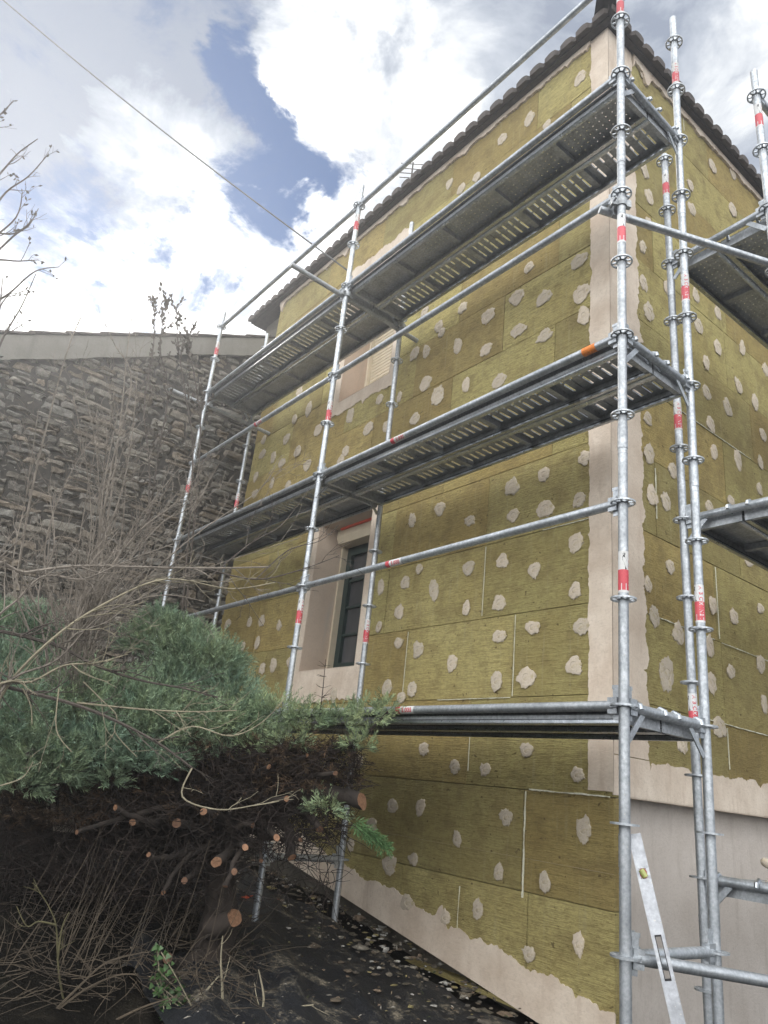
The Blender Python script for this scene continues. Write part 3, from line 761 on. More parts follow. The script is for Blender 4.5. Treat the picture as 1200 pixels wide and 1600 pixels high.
def plank_mesh(kind, L=2.93, W=.315):
    mb = MB()
    # top plate with real openings
    if kind == 'slot':
        xs = [0.0]; holex = set(); x = .10
        while x < L-.10:
            xs += [x, x+.012]; holex.add(len(xs)-2); x += .034 if False else .068
        xs.append(L)
        ys = [0, .045, .150, .165, .270, W]; holey = {1, 3}
        rows = [(xs, ys, holex, holey)]
    else:
        xs = [0.0]; holex = set(); x = .06
        while x < L-.06:
            xs += [x, x+.0075]; holex.add(len(xs)-2); x += .052
        xs.append(L); ys = [0.0]; holey = set(); y = .03
        while y < W-.03:
            ys += [y, y+.0075]; holey.add(len(ys)-2); y += .042
        ys.append(W)
    nx, ny = len(xs), len(ys); h = 0.0
    for zt, rev in ((0, False), (-.002, True)):
        vs = [(x, y, zt) for y in ys for x in xs]; fs = []
        for j in range(ny-1):
            for i in range(nx-1):
                if i in holex and j in holey and not (kind == 'slot' and (i*7+j*3) % 23 == 0): continue
                f = (j*nx+i, j*nx+i+1, (j+1)*nx+i+1, (j+1)*nx+i); fs.append(tuple(reversed(f)) if rev else f)
        mb.add(vs, fs, 0)
    if kind == 'slot':                                     # bright lips added along each slot to catch light as lines
        for x in [xs[i] for i in sorted(holex)]:
            for y0, y1 in ((.045, .150), (.165, .270)): mb.box((x-.005, y0, -.009), (x-.0005, y1, -.0022), 1)
    # folded side channels
    for y0, s_ in ((0, 1), (W, -1)):
        prof = [(0, 0), (0, -.028), (.004*s_, -.034), (.004*s_, -.052), (0, -.058), (0, -.074), (.012*s_, -.080), (.034*s_, -.080), (.034*s_, -.066), (.030*s_, -.066), (.030*s_, -.076), (.012*s_, -.076), (.004*s_, -.072), (.0035*s_, 0)]
        m = len(prof)
        vs = [(x, y0+py, pz-.0025) for x in (0.0, L) for py, pz in prof]
        fs = [(i, (i+1) % m, m+(i+1) % m, m+i) for i in range(m-1)]
        if s_ < 0: fs = [tuple(reversed(f)) for f in fs]
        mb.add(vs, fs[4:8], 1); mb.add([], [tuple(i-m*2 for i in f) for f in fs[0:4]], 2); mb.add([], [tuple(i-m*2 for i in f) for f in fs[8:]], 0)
    # cross stiffeners and end hooks
    for k in range(1, 5):
        x = L*k/5; mb.box((x-.02, .036, -.045), (x+.02, W-.036, -.004), 0)
    for x, s_ in ((0, -1), (L, 1)):
        mb.box((min(x, x-s_*.03), .004, -.075), (max(x, x-s_*.03), W-.004, -.004), 0)
        for y in (.055, W-.055):
            pts = [(x, y, -.03), (x+s_*.012, y, .012), (x+s_*.035, y, .026), (x+s_*.062, y, .012), (x+s_*.066, y, -.008)]
            mb.tube(pts, .011, 8, True, 1)
    return mb
def make_plank(kind):
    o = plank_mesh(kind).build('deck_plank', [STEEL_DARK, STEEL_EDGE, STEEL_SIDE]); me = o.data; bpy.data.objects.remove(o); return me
PLANK = {'slot': make_plank('slot'), 'dot': make_plank('dot')}

def coupler(parent, p, axis_a, axis_b, parent_loc):
    """swivel clamp: two collars back to back with bolts"""
    mb = MB(); a, b = nrm(axis_a), nrm(axis_b); s_ = nrm(np.cross(a, b)); p = np.asarray(p)
    for ax, c in ((a, np.zeros(3)), (b, s_*.055)):
        mb.tube([c-ax*.027, c+ax*.027], TR+.008, 14)
        t = np.cross(ax, s_); mb.obox(c+t*.045, ax, t, s_, (.05, .04, .022)); mb.obox(c-t*.042, ax, t, s_, (.05, .03, .028))
        mb.tube([c+t*.05-s_*.04, c+t*.05+s_*.045], .007, 8); mb.tube([c+t*.05+s_*.03, c+t*.05+s_*.048], .013, 6)
    mb.obox(s_*.027, a, np.cross(s_, a), s_, (.045, .045, .02))
    o = mb.build('coupler', STEEL_DARK, parent); o.location = p-parent_loc; return o

SO = np.array([0, 0, 0.])
front = thing('scaffold', 'galvanised scaffold with three perforated decks standing along the long windowed wall', 'scaffold')
g = lambda x, y: float(ground_z(x, y))
# uprights: positions, rosette offset 0, tops measured
UPR = {'N0': ((0, 0), 7.0, (.0109, -.0031)), 'M0': ((-2.99, 0), 6.27, (-.0031, -.0034)), 'F0': ((-6.01, 0), 6.23, (-.0032, -.0112)),
       'N1': ((0, .695), 6.27, (.004, .0045)), 'M1': ((-3.0, .69), 6.24, (-.002, -.004)), 'F1': ((-6.02, .66), 6.24, (-.002, -.009))}
def zat(name, u, v):
    (x, y), _, l = UPR[name]; d = ray(u, v); t = ((x-CAM[0])*d[0]+(y-CAM[1])*d[1])/(d[0]**2+d[1]**2); return (CAM+t*d)[2]
STICK = {'N0': [(927, 973, 35), (384, 973, 35), (31, 969, 60)], 'M0': [(977, 467, 10), (660, 515, 15), (362, 557, 10)], 'F0': [(556, 335, 0), (772, 292, 15)],
         'N1': [(974, 1093, -42), (472, 1071, -45), (132, 1054, -45)], 'M1': [(1006, 570, -25)], 'F1': [(795, 367, -20)]}
pos = {}
for nme, ((x, y), z1, l) in UPR.items():
    st = [(zat(nme, u, v), ang) for v, u, ang in STICK.get(nme, [])]
    standard(front, x, y, g(x, y)+.01, z1, 0, l, st, (.30, 2.27, 4.21) if nme == 'N0' else (.05, 2.3, 4.3))
    pos[nme] = (lambda x, y, l: (lambda z: np.array([x+l[0]*(z-2), y+l[1]*(z-2), z])))(x, y, l)
# ledgers on the outer row: deck edge (k=2,6,10) and guard rails (k=4,8,12)
for i, z in enumerate((1, 3, 5, 2, 4, 6)):
    tube_part(front, 'ledger', pos['M0'](z), pos['N0'](z), sticker={1: .49, 3: .365, 2: .40}.get(z), tape=.93 if z == 3 else None)
    tube_part(front, 'ledger', pos['F0'](z), pos['M0'](z), sticker=.55 if z in (4,) else None)
for z in (1, 3, 5):
    for a, b in (('N0', 'N1'), ('M0', 'M1'), ('F0', 'F1')): tube_part(front, 'transom', pos[a](z), pos[b](z), True)
tube_part(front, 'transom', pos['N0'](0), pos['N1'](0)); tube_part(front, 'transom', pos['M0'](0), pos['M1'](0)); tube_part(front, 'transom', pos['F0'](0.5), pos['F1'](0.5))
KIND = {(1, 0): ('dot', 'dot'), (1, 1): ('dot', 'dot'), (3, 0): ('slot', 'slot'), (3, 1): ('slot', 'dot'), (5, 0): ('dot', 'slot'), (5, 1): ('slot', 'dot')}
for (z, bay), kinds in KIND.items():
    for r_, kd in enumerate(kinds):
        a, b = (pos['M0'], pos['N0']) if bay == 0 else (pos['F0'], pos['M0'])
        p = a(z); o = link('deck_plank', PLANK[kd], front); q = b(z)
        o.location = (p[0]+.035, p[1]+.035+r_*.322, z+.004); o.scale = ((q[0]-p[0]-.07)/2.93, 1, 1); o.rotation_euler = (0, 0, math.atan2(q[1]-p[1], q[0]-p[0]))
# tie tubes through to the wall
for (x, y0, z, nme) in ((-3.04, -.66, 4.90, 'M'), (-6.06, -.60, 4.84, 'F')):
    p0, p1 = np.array([x, y0, z+.02]), np.array([x, YF+.05, z-.02])
    t = tube_part(front, 'tie_tube', p0, p1, heads=False, mat=STEEL_DARK)
    coupler(t, np.array([x+.05, .69 if nme == 'M' else .66, z]), (0, 0, 1), (0, 1, 0), p0)
    coupler(t, np.array([x+.05, .0, z]), (0, 0, 1), (0, 1, 0), p0)
p0 = on(926, 324, 1, -.09); p1 = np.array([.47, .985, 3.80])
t = tube_part(front, 'tie_tube', p0, p1, heads=False, mat=STEEL)
cp = pos['N0'](3.93); coupler(t, cp+np.array([0, 0, .0]), (0, 0, 1), p1-p0, p0)
# closing tube at the foot of the corner
tube_part(front, 'ledger', pos['N0'](0), np.array([.445, 1.0, -.085]))

side = thing('scaffold', 'galvanised scaffold with dotted decks standing along the wall above the grey plinth', 'scaffold')
U2 = {'I2': ((-.246, 1.002), 5.343, (-.0106, .0079)), 'R2': ((.445, 1.002), 5.514, (.0013, -.0081)), 'I3': ((-.24, 4.0), 5.4, (0, 0)), 'R3': ((.45, 4.0), 5.5, (0, 0))}
STICK2 = {'I2': [(1145, 1086, -40), (672, 1063, -40), (300, 1045, 15)], 'R2': [(205, 1188, 20)]}
DZ = .7805-.5*4
UPR.update({k: v for k, v in U2.items()})
for nme, ((x, y), z1, l) in U2.items():
    st = [(zat(nme, u, v), ang) for v, u, ang in STICK2.get(nme, [])]
    standard(side, x, y, g(x, y)-.05, z1, DZ, l, st, (-.05, 1.93, 3.96))
    pos[nme] = (lambda x, y, l: (lambda z: np.array([x+l[0]*(z-2), y+l[1]*(z-2), z])))(x, y, l)
for z in (.2805, 2.2805, 4.2805):
    tube_part(side, 'transom', pos['I2'](z), pos['R2'](z), True); tube_part(side, 'transom', pos['I3'](z), pos['R3'](z), True)
    tube_part(side, 'ledger', pos['R2'](z), pos['R3'](z)); tube_part(side, 'ledger', pos['R2'](z+1), pos['R3'](z+1))
    for r_ in (0, 1):
        p = pos['I2'](z); q = pos['I3'](z); o = link('deck_plank', PLANK['dot'], side)
        o.rotation_euler = (0, 0, R(90)+math.atan2(-(q[0]-p[0]), q[1]-p[1])); o.location = (p[0]+.035+.315+r_*.322, p[1]+.035, z+.004); o.scale = ((q[1]-p[1]-.07)/2.93, 1, 1)

# plaster-crusted trowel lying on the low deck
tp_ = on(1170, 1372, 1, 1.02); 
tw = thing('trowel', 'plaster-crusted trowel lying on the low deck beside the grey plinth', 'trowel', (.13, 1.06, .292))
mb = MB(); mb.box((-.06, -.02, .016), (.20, .07, .02)); mb.box((-.05, -.01, .02), (.10, .05, .034)); mb.build('blade', DAB, tw, False)
mb = MB(); mb.tube([(.0, .02, .03), (-.005, .02, .055), (-.02, .018, .075)], .008, 8); mb.build('tang', STEEL_DARK, tw)
mb = MB(); mb.tube([(-.012, .018, .068), (-.03, .016, .085), (-.055, .012, .098), (-.075, .01, .104), (-.085, .008, .105)], [.012, .019, .023, .020, .008], 12); mb.build('handle', DAB, tw)

# spirit level leaning by the corner upright
T = at(991, 1303, 3.615); d1 = ray(1060, 1600); Bm = CAM+d1*(np.hypot(*(T-CAM)[:2])/np.hypot(d1[0], d1[1]))*0.985
d = nrm(Bm-T); Lv = (T[2]-g(.2, 0)-.02)/-d[2]; B = T+d*Lv
sl = thing('spirit_level', 'long aluminium spirit level leaning against the foot of the corner upright', 'spirit level', tuple(B))
ax = -d; vw = nrm(CAM-T); vw = nrm(vw-ax*np.dot(vw, ax)); fl = np.cross(ax, vw)
def lv(s_, w_, t_): return ax*s_+fl*w_+vw*t_
mb = MB(); Wd, Td = .050, .024
vslot = Lv-.085*1.0-.075; s0, s1 = Lv-.54, Lv-.38
segs = [(0.0, s0), (s1, Lv-.175), (Lv-.135, Lv)]
for a, b in segs: mb.obox(lv((a+b)/2, 0, 0), ax, fl, vw, (b-a, Wd, Td))
for a, b, w_ in ((s0, s1, .012), (Lv-.175, Lv-.135, .011)):
    for s_ in (-1, 1): mb.obox(lv((a+b)/2, s_*(Wd/2-w_/2), 0), ax, fl, vw, (b-a, w_, Td))
for s_ in (-1, 1): mb.obox(lv(Lv/2, s_*(Wd/2+.0008), 0), ax, fl, vw, (Lv, .0022, Td+.006))
mb.build('body', ALU, sl, False)
mb = MB(); c = Lv-.155
vs = []
for t_ in (-.008, .0125):
    for k in range(8):
        a = math.pi/8+k*math.pi/4; vs.append(lv(c+.020*math.sin(a)*1.05, .0165*math.cos(a), t_))
mb.add(vs, [(k, (k+1) % 8, 8+(k+1) % 8, 8+k) for k in range(8)]+[tuple(range(8, 16))]); mb.build('vial_housing', flat('dull_red_plastic', (.30, .05, .04), .5), sl, False)
mb = MB(); mb.tube([lv(c-.015, .006, .0128), lv(c+.015, -.006, .0128)], .0125, 10); mb.build('vial', VIAL, sl)
mb = MB(); 
for s_ in (-1, 1): mb.obox(lv((s0+s1)/2, s_*.0115, 0), ax, fl, vw, (s1-s0-.004, .003, Td+.003))
for s_ in (s0+.004, s1-.004): mb.obox(lv(s_, 0, 0), ax, fl, vw, (.006, .026, Td+.003))
mb.build('hand_grip', BLACK, sl, False)

# ------------------------------------------------------------------ stone barn at the left
XB = -6.47
barn = thing('stone_barn', 'old stone barn with a rough rubble gable wall and cement band under the roof', 'barn', (XB-2, -3, -.1))
BO = np.array(barn.location)
def zrake(y): return 6.04+.502*y
class BB(HB): org = BO
mb = BB(); Y0 = -11.0
mb.add([(XB, Y0, -1), (XB, YF+.3, -1), (XB, YF+.3, zrake(YF+.3)), (XB, Y0, zrake(Y0))], [(0, 1, 2, 3)])
mb.add([(XB-.5, Y0, -1), (XB-.5, YF+.3, -1), (XB-.5, YF+.3, zrake(YF+.3)), (XB-.5, Y0, zrake(Y0))], [(3, 2, 1, 0)])
mb.build('mortar_core', MORTAR, barn, False)
mb = BB(); z = -.7
while z < 6.4:
    h = rng.uniform(.055, .13); y = -6.6+rng.uniform(0, .3)
    while y < YF+.25:
        wv = .10*mnoise.noise(Vector((y*.6, z*.9, 2)))+.03*mnoise.noise(Vector((y*2.5, z*2, 7)))
        w_ = rng.uniform(.09, .28) if rng.random() < .82 else rng.uniform(.28, .55)
        layers = [(0, 1)] if rng.random() < .72 else [(0, .48), (.48, 1)]
        for la, lb in layers:
            zc = z+wv+h*la; hh = h*(lb-la)*rng.uniform(.9, 1.25)
            if not (zc+hh < zrake(y+w_/2)-.20 and zc+hh > -.4): continue
            n1, n2 = 7, 4; pr = rng.uniform(.025, .075); vs = []; sd = rng.random()*50; tilt = rng.uniform(-.14, .14); lean = rng.uniform(-.02, .035)
            for j in range(n2+1):
                for i in range(n1+1):
                    s_, t_ = i/n1, j/n2; ex = abs(2*s_-1); ey = abs(2*t_-1)
                    k = (1-ex**5)*(1-ey**3.5)
                    jy = .028*mnoise.noise(Vector((s_*2.5, t_*2, sd))); jz = .024*mnoise.noise(Vector((s_*2.5+9, t_*2, sd)))
                    vs.append((XB-.03+pr*k**.5+lean*t_*k+.022*k*mnoise.noise(Vector((s_*3.5, t_*3, sd+4)))+.010*mnoise.noise(Vector((s_*9, t_*6, sd+8))), y-.004+(w_+.008)*s_+jy, zc-.003+(hh+.004)*t_+jz+tilt*(s_-.5)*w_*.5))
            c = rng.uniform(.62, 1.12); tn = rng.choice([(1, 1, 1), (1.03, 1, .95), (.95, .98, 1.0), (1.08, .98, .88), (1, 1, .97)])
            mb.add(vs, [(j*(n1+1)+i, j*(n1+1)+i+1, (j+1)*(n1+1)+i+1, (j+1)*(n1+1)+i) for j in range(n2) for i in range(n1)], 0, tuple(c*q for q in tn))
        y += w_
    z += h
mb.build('rubble_masonry', STONE, barn, False, True)
mb = BB(); n = 420; ys = np.linspace(Y0, YF+.28, n); r = rag(n, .03, 70, 2)
band(mb, [(y, zrake(y)-.28-.10*max(0, -y)*.25+r[i]) for i, y in enumerate(ys)], [(y, zrake(y)) for y in ys], 0, XB+.05, 1, .02)
mb.build('cement_band', BARNBAND, barn, False)
mb = BB(); y = Y0; sl_ = .502; Lt = .46
while y < .62:
    a = math.atan(sl_); d = np.array([0, math.cos(a), math.sin(a)]); nn = np.array([0, -math.sin(a), math.cos(a)])
    P = np.array([XB+.10, y, zrake(y)+.028]); tilt = .05
    dd = nrm(d - nn*tilt)
    for i, xo in enumerate(np.arange(0, -1.0, -.24)):
        c = P+dd*Lt*.52+np.array([xo-.12, 0, 0])+nn*.012
        mb.obox(c, (1, 0, 0), dd, np.cross((1, 0, 0), dd), (.235, Lt*1.04, .020))
    y += Lt*math.cos(a)*.90
mb.add([(XB+.02, Y0, zrake(Y0)-.002), (XB+.02, YF+.28, zrake(YF+.28)-.002), (XB-5, YF+.28, zrake(YF+.28)-.002), (XB-5, Y0, zrake(Y0)-.002)], [(0, 1, 2, 3)])
mb.build('roof', TILE, barn, False)

# ------------------------------------------------------------------ ground litter
def fabric_sheet():
    mb = MB(); nx, ny = 120, 60; org = np.array([-2.4, .1, -.55]); vs = []
    for j in range(ny+1):
        for i in range(nx+1):
            s_, t_ = i/nx, j/ny
            x = -4.6+4.3*s_+.10*mnoise.noise(Vector((t_*4, 0, 3)))*(1 if i in (0, nx) else 0); y = -1.1+1.85*t_-.15*(1-s_)+.06*mnoise.noise(Vector((s_*9, t_, 8)))
            z = float(ground_z(x, y))+.052
            q = x*.5+y*1.1
            fold = mnoise.noise(Vector((q*3.2+.6*mnoise.noise(Vector((x*1.5, y*1.5, 1))), x*.35, 5)))
            z += .10*max(0, fold)+.03*max(0, mnoise.noise(Vector((q*8, x*.8, 11))))+.012*mnoise.fractal(Vector((x*4, y*4, 2)), 1, 2, 4)
            vs.append((x-org[0], y-org[1], z-org[2]))
    mb.add(vs, [(j*(nx+1)+i, j*(nx+1)+i+1, (j+1)*(nx+1)+i+1, (j+1)*(nx+1)+i) for j in range(ny) for i in range(nx)])
    o = mb.build('landscape_fabric', FABRIC); o.location = org
    tag(o, 'crumpled black landscape fabric dusted with sand at the foot of the wall', 'fabric sheet')
fabric_sheet()
def pebbles(n, xr, yr, sr, name, seed):
    q = random.Random(seed); mb = MB()
    for _ in range(n):
        x, y = q.uniform(*xr), q.uniform(*yr); r_ = q.uniform(*sr)*(1 if q.random() < .85 else 1.9); z = float(ground_z(x, y))+.06+.02*q.random()
        vs, fs = [], []; m1, m2 = 6, 4; sd = q.random()*99; ex = [q.uniform(.5, 1.6), q.uniform(.5, 1.6), q.uniform(.2, .6)]
        if q.random() > min(1, max(.12, (y+.1)/.9)): continue
        for j in range(m2+1):
            for i in range(m1):
                a, b = 2*math.pi*i/m1, math.pi*j/m2; p = Vector((math.sin(b)*math.cos(a), math.sin(b)*math.sin(a), math.cos(b)))
                k = r_*(1+.85*mnoise.noise(p*1.6+Vector((sd, 0, 0)))); vs.append((x+p.x*k*ex[0], y+p.y*k*ex[1], z+p.z*k*ex[2]))
        fs = [(j*m1+i, (j+1)*m1+i, (j+1)*m1+(i+1) % m1, j*m1+(i+1) % m1) for j in range(m2) for i in range(m1)]
        c = q.choice([(.30, .27, .22), (.20, .17, .13), (.5, .48, .44), (.12, .10, .08), (.22, .16, .11), (.09, .08, .065), (.16, .13, .09), (.30, .25, .11), (.13, .10, .07), (.10, .085, .06)]); mb.add(vs, fs, 0, c)
    o = mb.build(name, RUBBLE, None, False, True); tag(o, 'broken plaster and stone rubble strewn along the foot of the wall', 'rubble', kind='stuff')
pebbles(1700, (-5.8, -.3), (-.2, 1.02), (.003, .021), 'rubble', 5)
q_ = random.Random(77); mb = MB()                 # leaf litter, wood chips and torn wool on the fabric
for k in range(900):
    x, y = q_.uniform(-4.8, -.3), q_.uniform(-1.1, .95); z = float(ground_z(x, y))+.075+.03*q_.random(); d = nrm((q_.gauss(0, 1), q_.gauss(0, 1), q_.gauss(0, .25))); sd = nrm((q_.gauss(0, 1), q_.gauss(0, 1), q_.gauss(0, .5)))
    l = q_.uniform(.006, .022); w_ = l*q_.uniform(.12, .5); c = np.array([x, y, z]); h_ = np.array([0, 0, l*.12])
    mb.add([c-d*l, c+sd*w_+h_, c+d*l, c-sd*w_+h_*.5], [(0, 1, 2, 3)], 0, q_.choice([(.09, .065, .04), (.14, .10, .06), (.06, .045, .03), (.22, .17, .10), (.05, .06, .02), (.34, .31, .26), (.04, .03, .025), (.40, .36, .30)]))
o = mb.build('leaf_litter', RUBBLE, None, False, True); tag(o, 'dead leaves, wood chips and wool scraps scattered on the black fabric', 'litter', kind='stuff')
os_ = on(392, 1408, 0, -3.6)
op = np.array([-3.75, .15, float(ground_z(-3.75, .15))+.09]); mb = MB(); pts = [at(365, 1409, 6.3)-op, at(385, 1405, 6.35)-op, at(400, 1405, 6.4)-op, at(420, 1411, 6.4)-op, at(432, 1410, 6.45)-op]
for i in range(len(pts)-1):
    w_ = np.array([0, .012, .026]); a, b = pts[i], pts[i+1]; mb.add([a-w_, b-w_, b+w_, a+w_, a-w_+(.004, 0, 0), b-w_+(.004, 0, 0), b+w_+(.004, 0, 0), a+w_+(.004, 0, 0)], [(0, 1, 2, 3), (7, 6, 5, 4), (0, 4, 5, 1), (3, 2, 6, 7)])
o = mb.build('plastic_strip', flat('orange_plastic', (.70, .12, .05), .5)); o.location = op
tag(o, 'torn orange plastic strip lying on the dark ground below the cut conifer', 'plastic strip')

# ------------------------------------------------------------------ vegetation
def rnd_dir(q): 
    v = np.array([q.gauss(0, 1), q.gauss(0, 1), q.gauss(0, 1)]); return nrm(v)
def wander(q, p, d, L, n, bend, grav=0.0):
    pts = [np.array(p, float)]; d = nrm(d)
    for i in range(n):
        d = nrm(d+rnd_dir(q)*bend+np.array([0, 0, grav])); pts.append(pts[-1]+d*L/n)
    return pts
def grow(mb, q, pts, r0, r1, level, twig_len, density, bend=.22, up=.05, seg=5, mi=0, ends=None):
    """tube along pts; side twigs recursively"""
    n = len(pts); mb.tube(pts, [r0+(r1-r0)*i/(n-1) for i in range(n)], seg if level > 0 else 3, False, mi)
    if ends is not None: ends.append((pts[-1], nrm(pts[-1]-pts[-2])))
    if level <= 0: return
    tot = sum(np.linalg.norm(pts[i+1]-pts[i]) for i in range(n-1)); k = max(1, int(tot*density)); sgn = 1
    for j in range(k):
        t = q.uniform(.15, 1.0); i = min(n-2, int(t*(n-1))); f = t*(n-1)-i; p = pts[i]*(1-f)+pts[i+1]*f
        d = nrm(pts[i+1]-pts[i]); s_ = nrm(np.cross(d, rnd_dir(q))); dd = nrm(d*q.uniform(.6, 1.2)+s_*q.uniform(.5, 1.0)+np.array([0, 0, up]))
        L = twig_len*q.uniform(.35, 1.1)*(1.15-.5*t); rr = (r0+(r1-r0)*t)*.55
        grow(mb, q, wander(q, p, dd, L, 4 if level > 1 else 3, bend, up*.5), max(rr, .0015), .0010, level-1, twig_len*.52, density*1.25, bend, up, seg, mi, ends)
def smooth(ctrl, n=4):
    P = [np.asarray(c, float) for c in ctrl]; out = []
    for i in range(len(P)-1):
        p0, p1, p2, p3 = P[max(i-1, 0)], P[i], P[i+1], P[min(i+2, len(P)-1)]
        for k in range(n):
            t = k/n; out.append(.5*((2*p1)+(-p0+p2)*t+(2*p0-5*p1+4*p2-p3)*t*t+(-p0+3*p1-3*p2+p3)*t**3))
    out.append(P[-1]); return out
def px(seq, n=4):
    return smooth([at(u, v, D) for u, v, D in seq], n)
def rebase(mb, o): mb.v = [tuple(np.asarray(p)-o) for p in mb.v]

# --- juniper, half cut back
TB = at(318, 1560, 5.0); TB[2] = g(TB[0], TB[1])-.02
jun = thing('juniper', 'bushy blue-green juniper half cut back with sawn limb stubs and dead brown twigs', 'conifer', tuple(TB))
q = random.Random(3)
mb = MB(); rebase
hub = at(330, 1300, 5.15)
tr = smooth([TB, TB+(np.array([-.02, .03, .25])), at(345, 1400, 5.05), hub, at(250, 1180, 5.3), at(180, 1100, 5.5)])
mb.tube(tr, [.13-.09*i/(len(tr)-1) for i in range(len(tr))], 12); rebase(mb, TB); mb.build('trunk', BARK_DARK, jun)
limbs = [([hub, at(420, 1262, 4.85), at(500, 1238, 4.7), at(566, 1252, 4.6)], .07, .046),
         ([hub, at(310, 1295, 4.9), at(276, 1286, 4.66)], .05, .026), ([hub, at(260, 1290, 4.95), at(207, 1285, 4.66)], .04, .018),
         ([hub, at(362, 1322, 4.9), at(338, 1347, 4.6)], .05, .028), ([hub, at(315, 1350, 4.95), at(288, 1376, 4.66)], .05, .018),
         ([TB+np.array([0, 0, .25]), at(335, 1448, 4.85), at(366, 1434, 4.80)], .085, .052), ([TB+np.array([0, 0, .12]), at(285, 1510, 4.85), at(262, 1497, 4.6)], .05, .028),
         ([hub, at(370, 1312, 4.9), at(383, 1324, 4.58)], .035, .018), ([hub, at(360, 1340, 4.9), at(366, 1362, 4.58)], .035, .018),
         ([at(420, 1262, 4.85), at(447, 1290, 4.75), at(456, 1340, 4.66)], .045, .026), ([at(440, 1258, 4.8), at(475, 1270, 4.72), at(500, 1296, 4.62)], .04, .022),
         ([at(390, 1268, 4.9), at(415, 1290, 4.8), at(432, 1309, 4.58)], .035, .018), ([at(400, 1262, 4.9), at(470, 1220, 4.75), at(524, 1208, 4.52)], .035, .014),
         ([at(300, 1240, 5.1), at(380, 1215, 4.85), at(420, 1198, 4.56)], .03, .014), ([TB+np.array([.1, 0, .0]), at(318, 1570, 4.75), at(292, 1587, 4.5)], .05, .028),
         ([hub, at(240, 1215, 5.0), at(140, 1190, 5.0), at(40, 1190, 5.0)], .06, .02), ([at(420, 1225, 4.85), at(490, 1185, 4.75), at(560, 1155, 4.65), at(606, 1112, 4.6)], .03, .008),
         ([at(250, 1180, 5.3), at(300, 1120, 5.25), at(350, 1090, 5.2)], .04, .01), ([at(180, 1100, 5.5), at(100, 1060, 5.4), at(20, 1000, 5.5)], .04, .01)]
for (u, v, r_) in ((180, 1262, .016), (232, 1335, .014), (318, 1268, .02), (395, 1290, .016), (352, 1385, .014), (470, 1312, .013), (408, 1345, .012), (448, 1248, .018), (255, 1395, .012), (382, 1240, .014), (120, 1300, .013), (480, 1180, .012)):
    a_ = at(330+q.uniform(-30, 110), 1275+q.uniform(-25, 45), 5.05); e_ = at(u, v, q.uniform(4.55, 4.68)); limbs.append(([a_, a_+(e_-a_)*.35+rnd_dir(q)*.07, a_+(e_-a_)*.7+rnd_dir(q)*.06, e_], r_*1.9, r_))
for i, (c, r0, r1) in enumerate(limbs):
    mb = MB(); p = smooth(c, 5); n = len(p); p = [p[0]]+[w_+rnd_dir(q)*.008 for w_ in p[1:-2]]+p[-2:]
    mb.tube(p, [max(r1, r0+(r1-r0)*min(1, 1.25*k/(n-1))) for k in range(n)], 12, True, 0, 1)
    e_, d_ = p[-1], nrm(p[-1]-p[-2]); vw_ = nrm(CAM-e_); vw_ = vw_-d_*np.dot(vw_, d_); sl_d = -nrm(nrm(vw_)+rnd_dir(q)*.9); kk = q.uniform(.05, .75)
    for vi in range((n-1)*12, n*12):
        a_ = np.asarray(mb.v[vi]); o_r = a_-e_; mb.v[vi] = tuple(a_+d_*(np.dot(o_r, sl_d)*kk+q.uniform(-.002, .002))+o_r*q.uniform(-.12, .06))
    for k in range(22):                                  # shaggy bark strips / broken twigs
        a = p[q.randrange(max(2, n-3))]; mb.tube(wander(q, a, rnd_dir(q)+np.array([0, 0, -.4]), q.uniform(.05, .2), 3, .3), [.003, .0025, .002, .001], 3, False)
    org = p[0]; rebase(mb, org); o = mb.build('limb', [BARK_DARK, CUT], jun); o.location = org-TB
# dead leader with short side twigs in front of the window
mb = MB(); p = px([(497, 1135, 4.75), (503, 1090, 4.75), (509, 1030, 4.75)]); mb.tube(p, [.0045, .004, .004, .0035, .003, .003, .0025, .002, .0015][:len(p)], 6, False)
for k in range(34):
    t = q.random(); a = p[int(t*(len(p)-1))]; mb.tube(wander(q, a, np.array([q.gauss(0, 1), q.gauss(0, 1), .25]), q.uniform(.03, .11)*(1.2-.7*t), 3, .25), [.0018, .0015, .0012, .001], 3, False)
rebase(mb, TB); mb.build('dead_leader', DEADTWIG, jun)
# foliage sprays
blobs = [(30, 1000, 5.6, .28), (60, 1050, 5.5, .25), (10, 1075, 5.3, .34), (245, 1012, 5.35, .24), (305, 1050, 5.25, .32), (358, 1105, 5.1, .25), (195, 1110, 5.2, .27), (120, 1120, 5.0, .36),
         (25, 1150, 4.9, .38), (230, 1140, 4.95, .33), (315, 1140, 4.95, .28), (60, 1195, 4.75, .27), (150, 1180, 4.8, .27), (270, 1095, 5.1, .28), (370, 1145, 4.9, .18), (420, 1125, 4.85, .18), (480, 1126, 4.75, .13), (530, 1132, 4.68, .12), (572, 1122, 4.62, .12),
         (560, 1168, 4.6, .08), (602, 1110, 4.6, .06), (505, 1268, 4.62, .09), (450, 1165, 4.75, .13), (215, 1195, 4.75, .16), (30, 1232, 4.7, .13), (95, 1222, 4.72, .10), (170, 1222, 4.7, .08), (265, 1195, 4.75, .10), (330, 1178, 4.8, .10), (395, 1168, 4.75, .08), (250, 975, 5.35, .13), (300, 1000, 5.3, .15), (345, 1040, 5.2, .16), (10, 975, 5.6, .15), (45, 990, 5.55, .15)]
mb = MB()
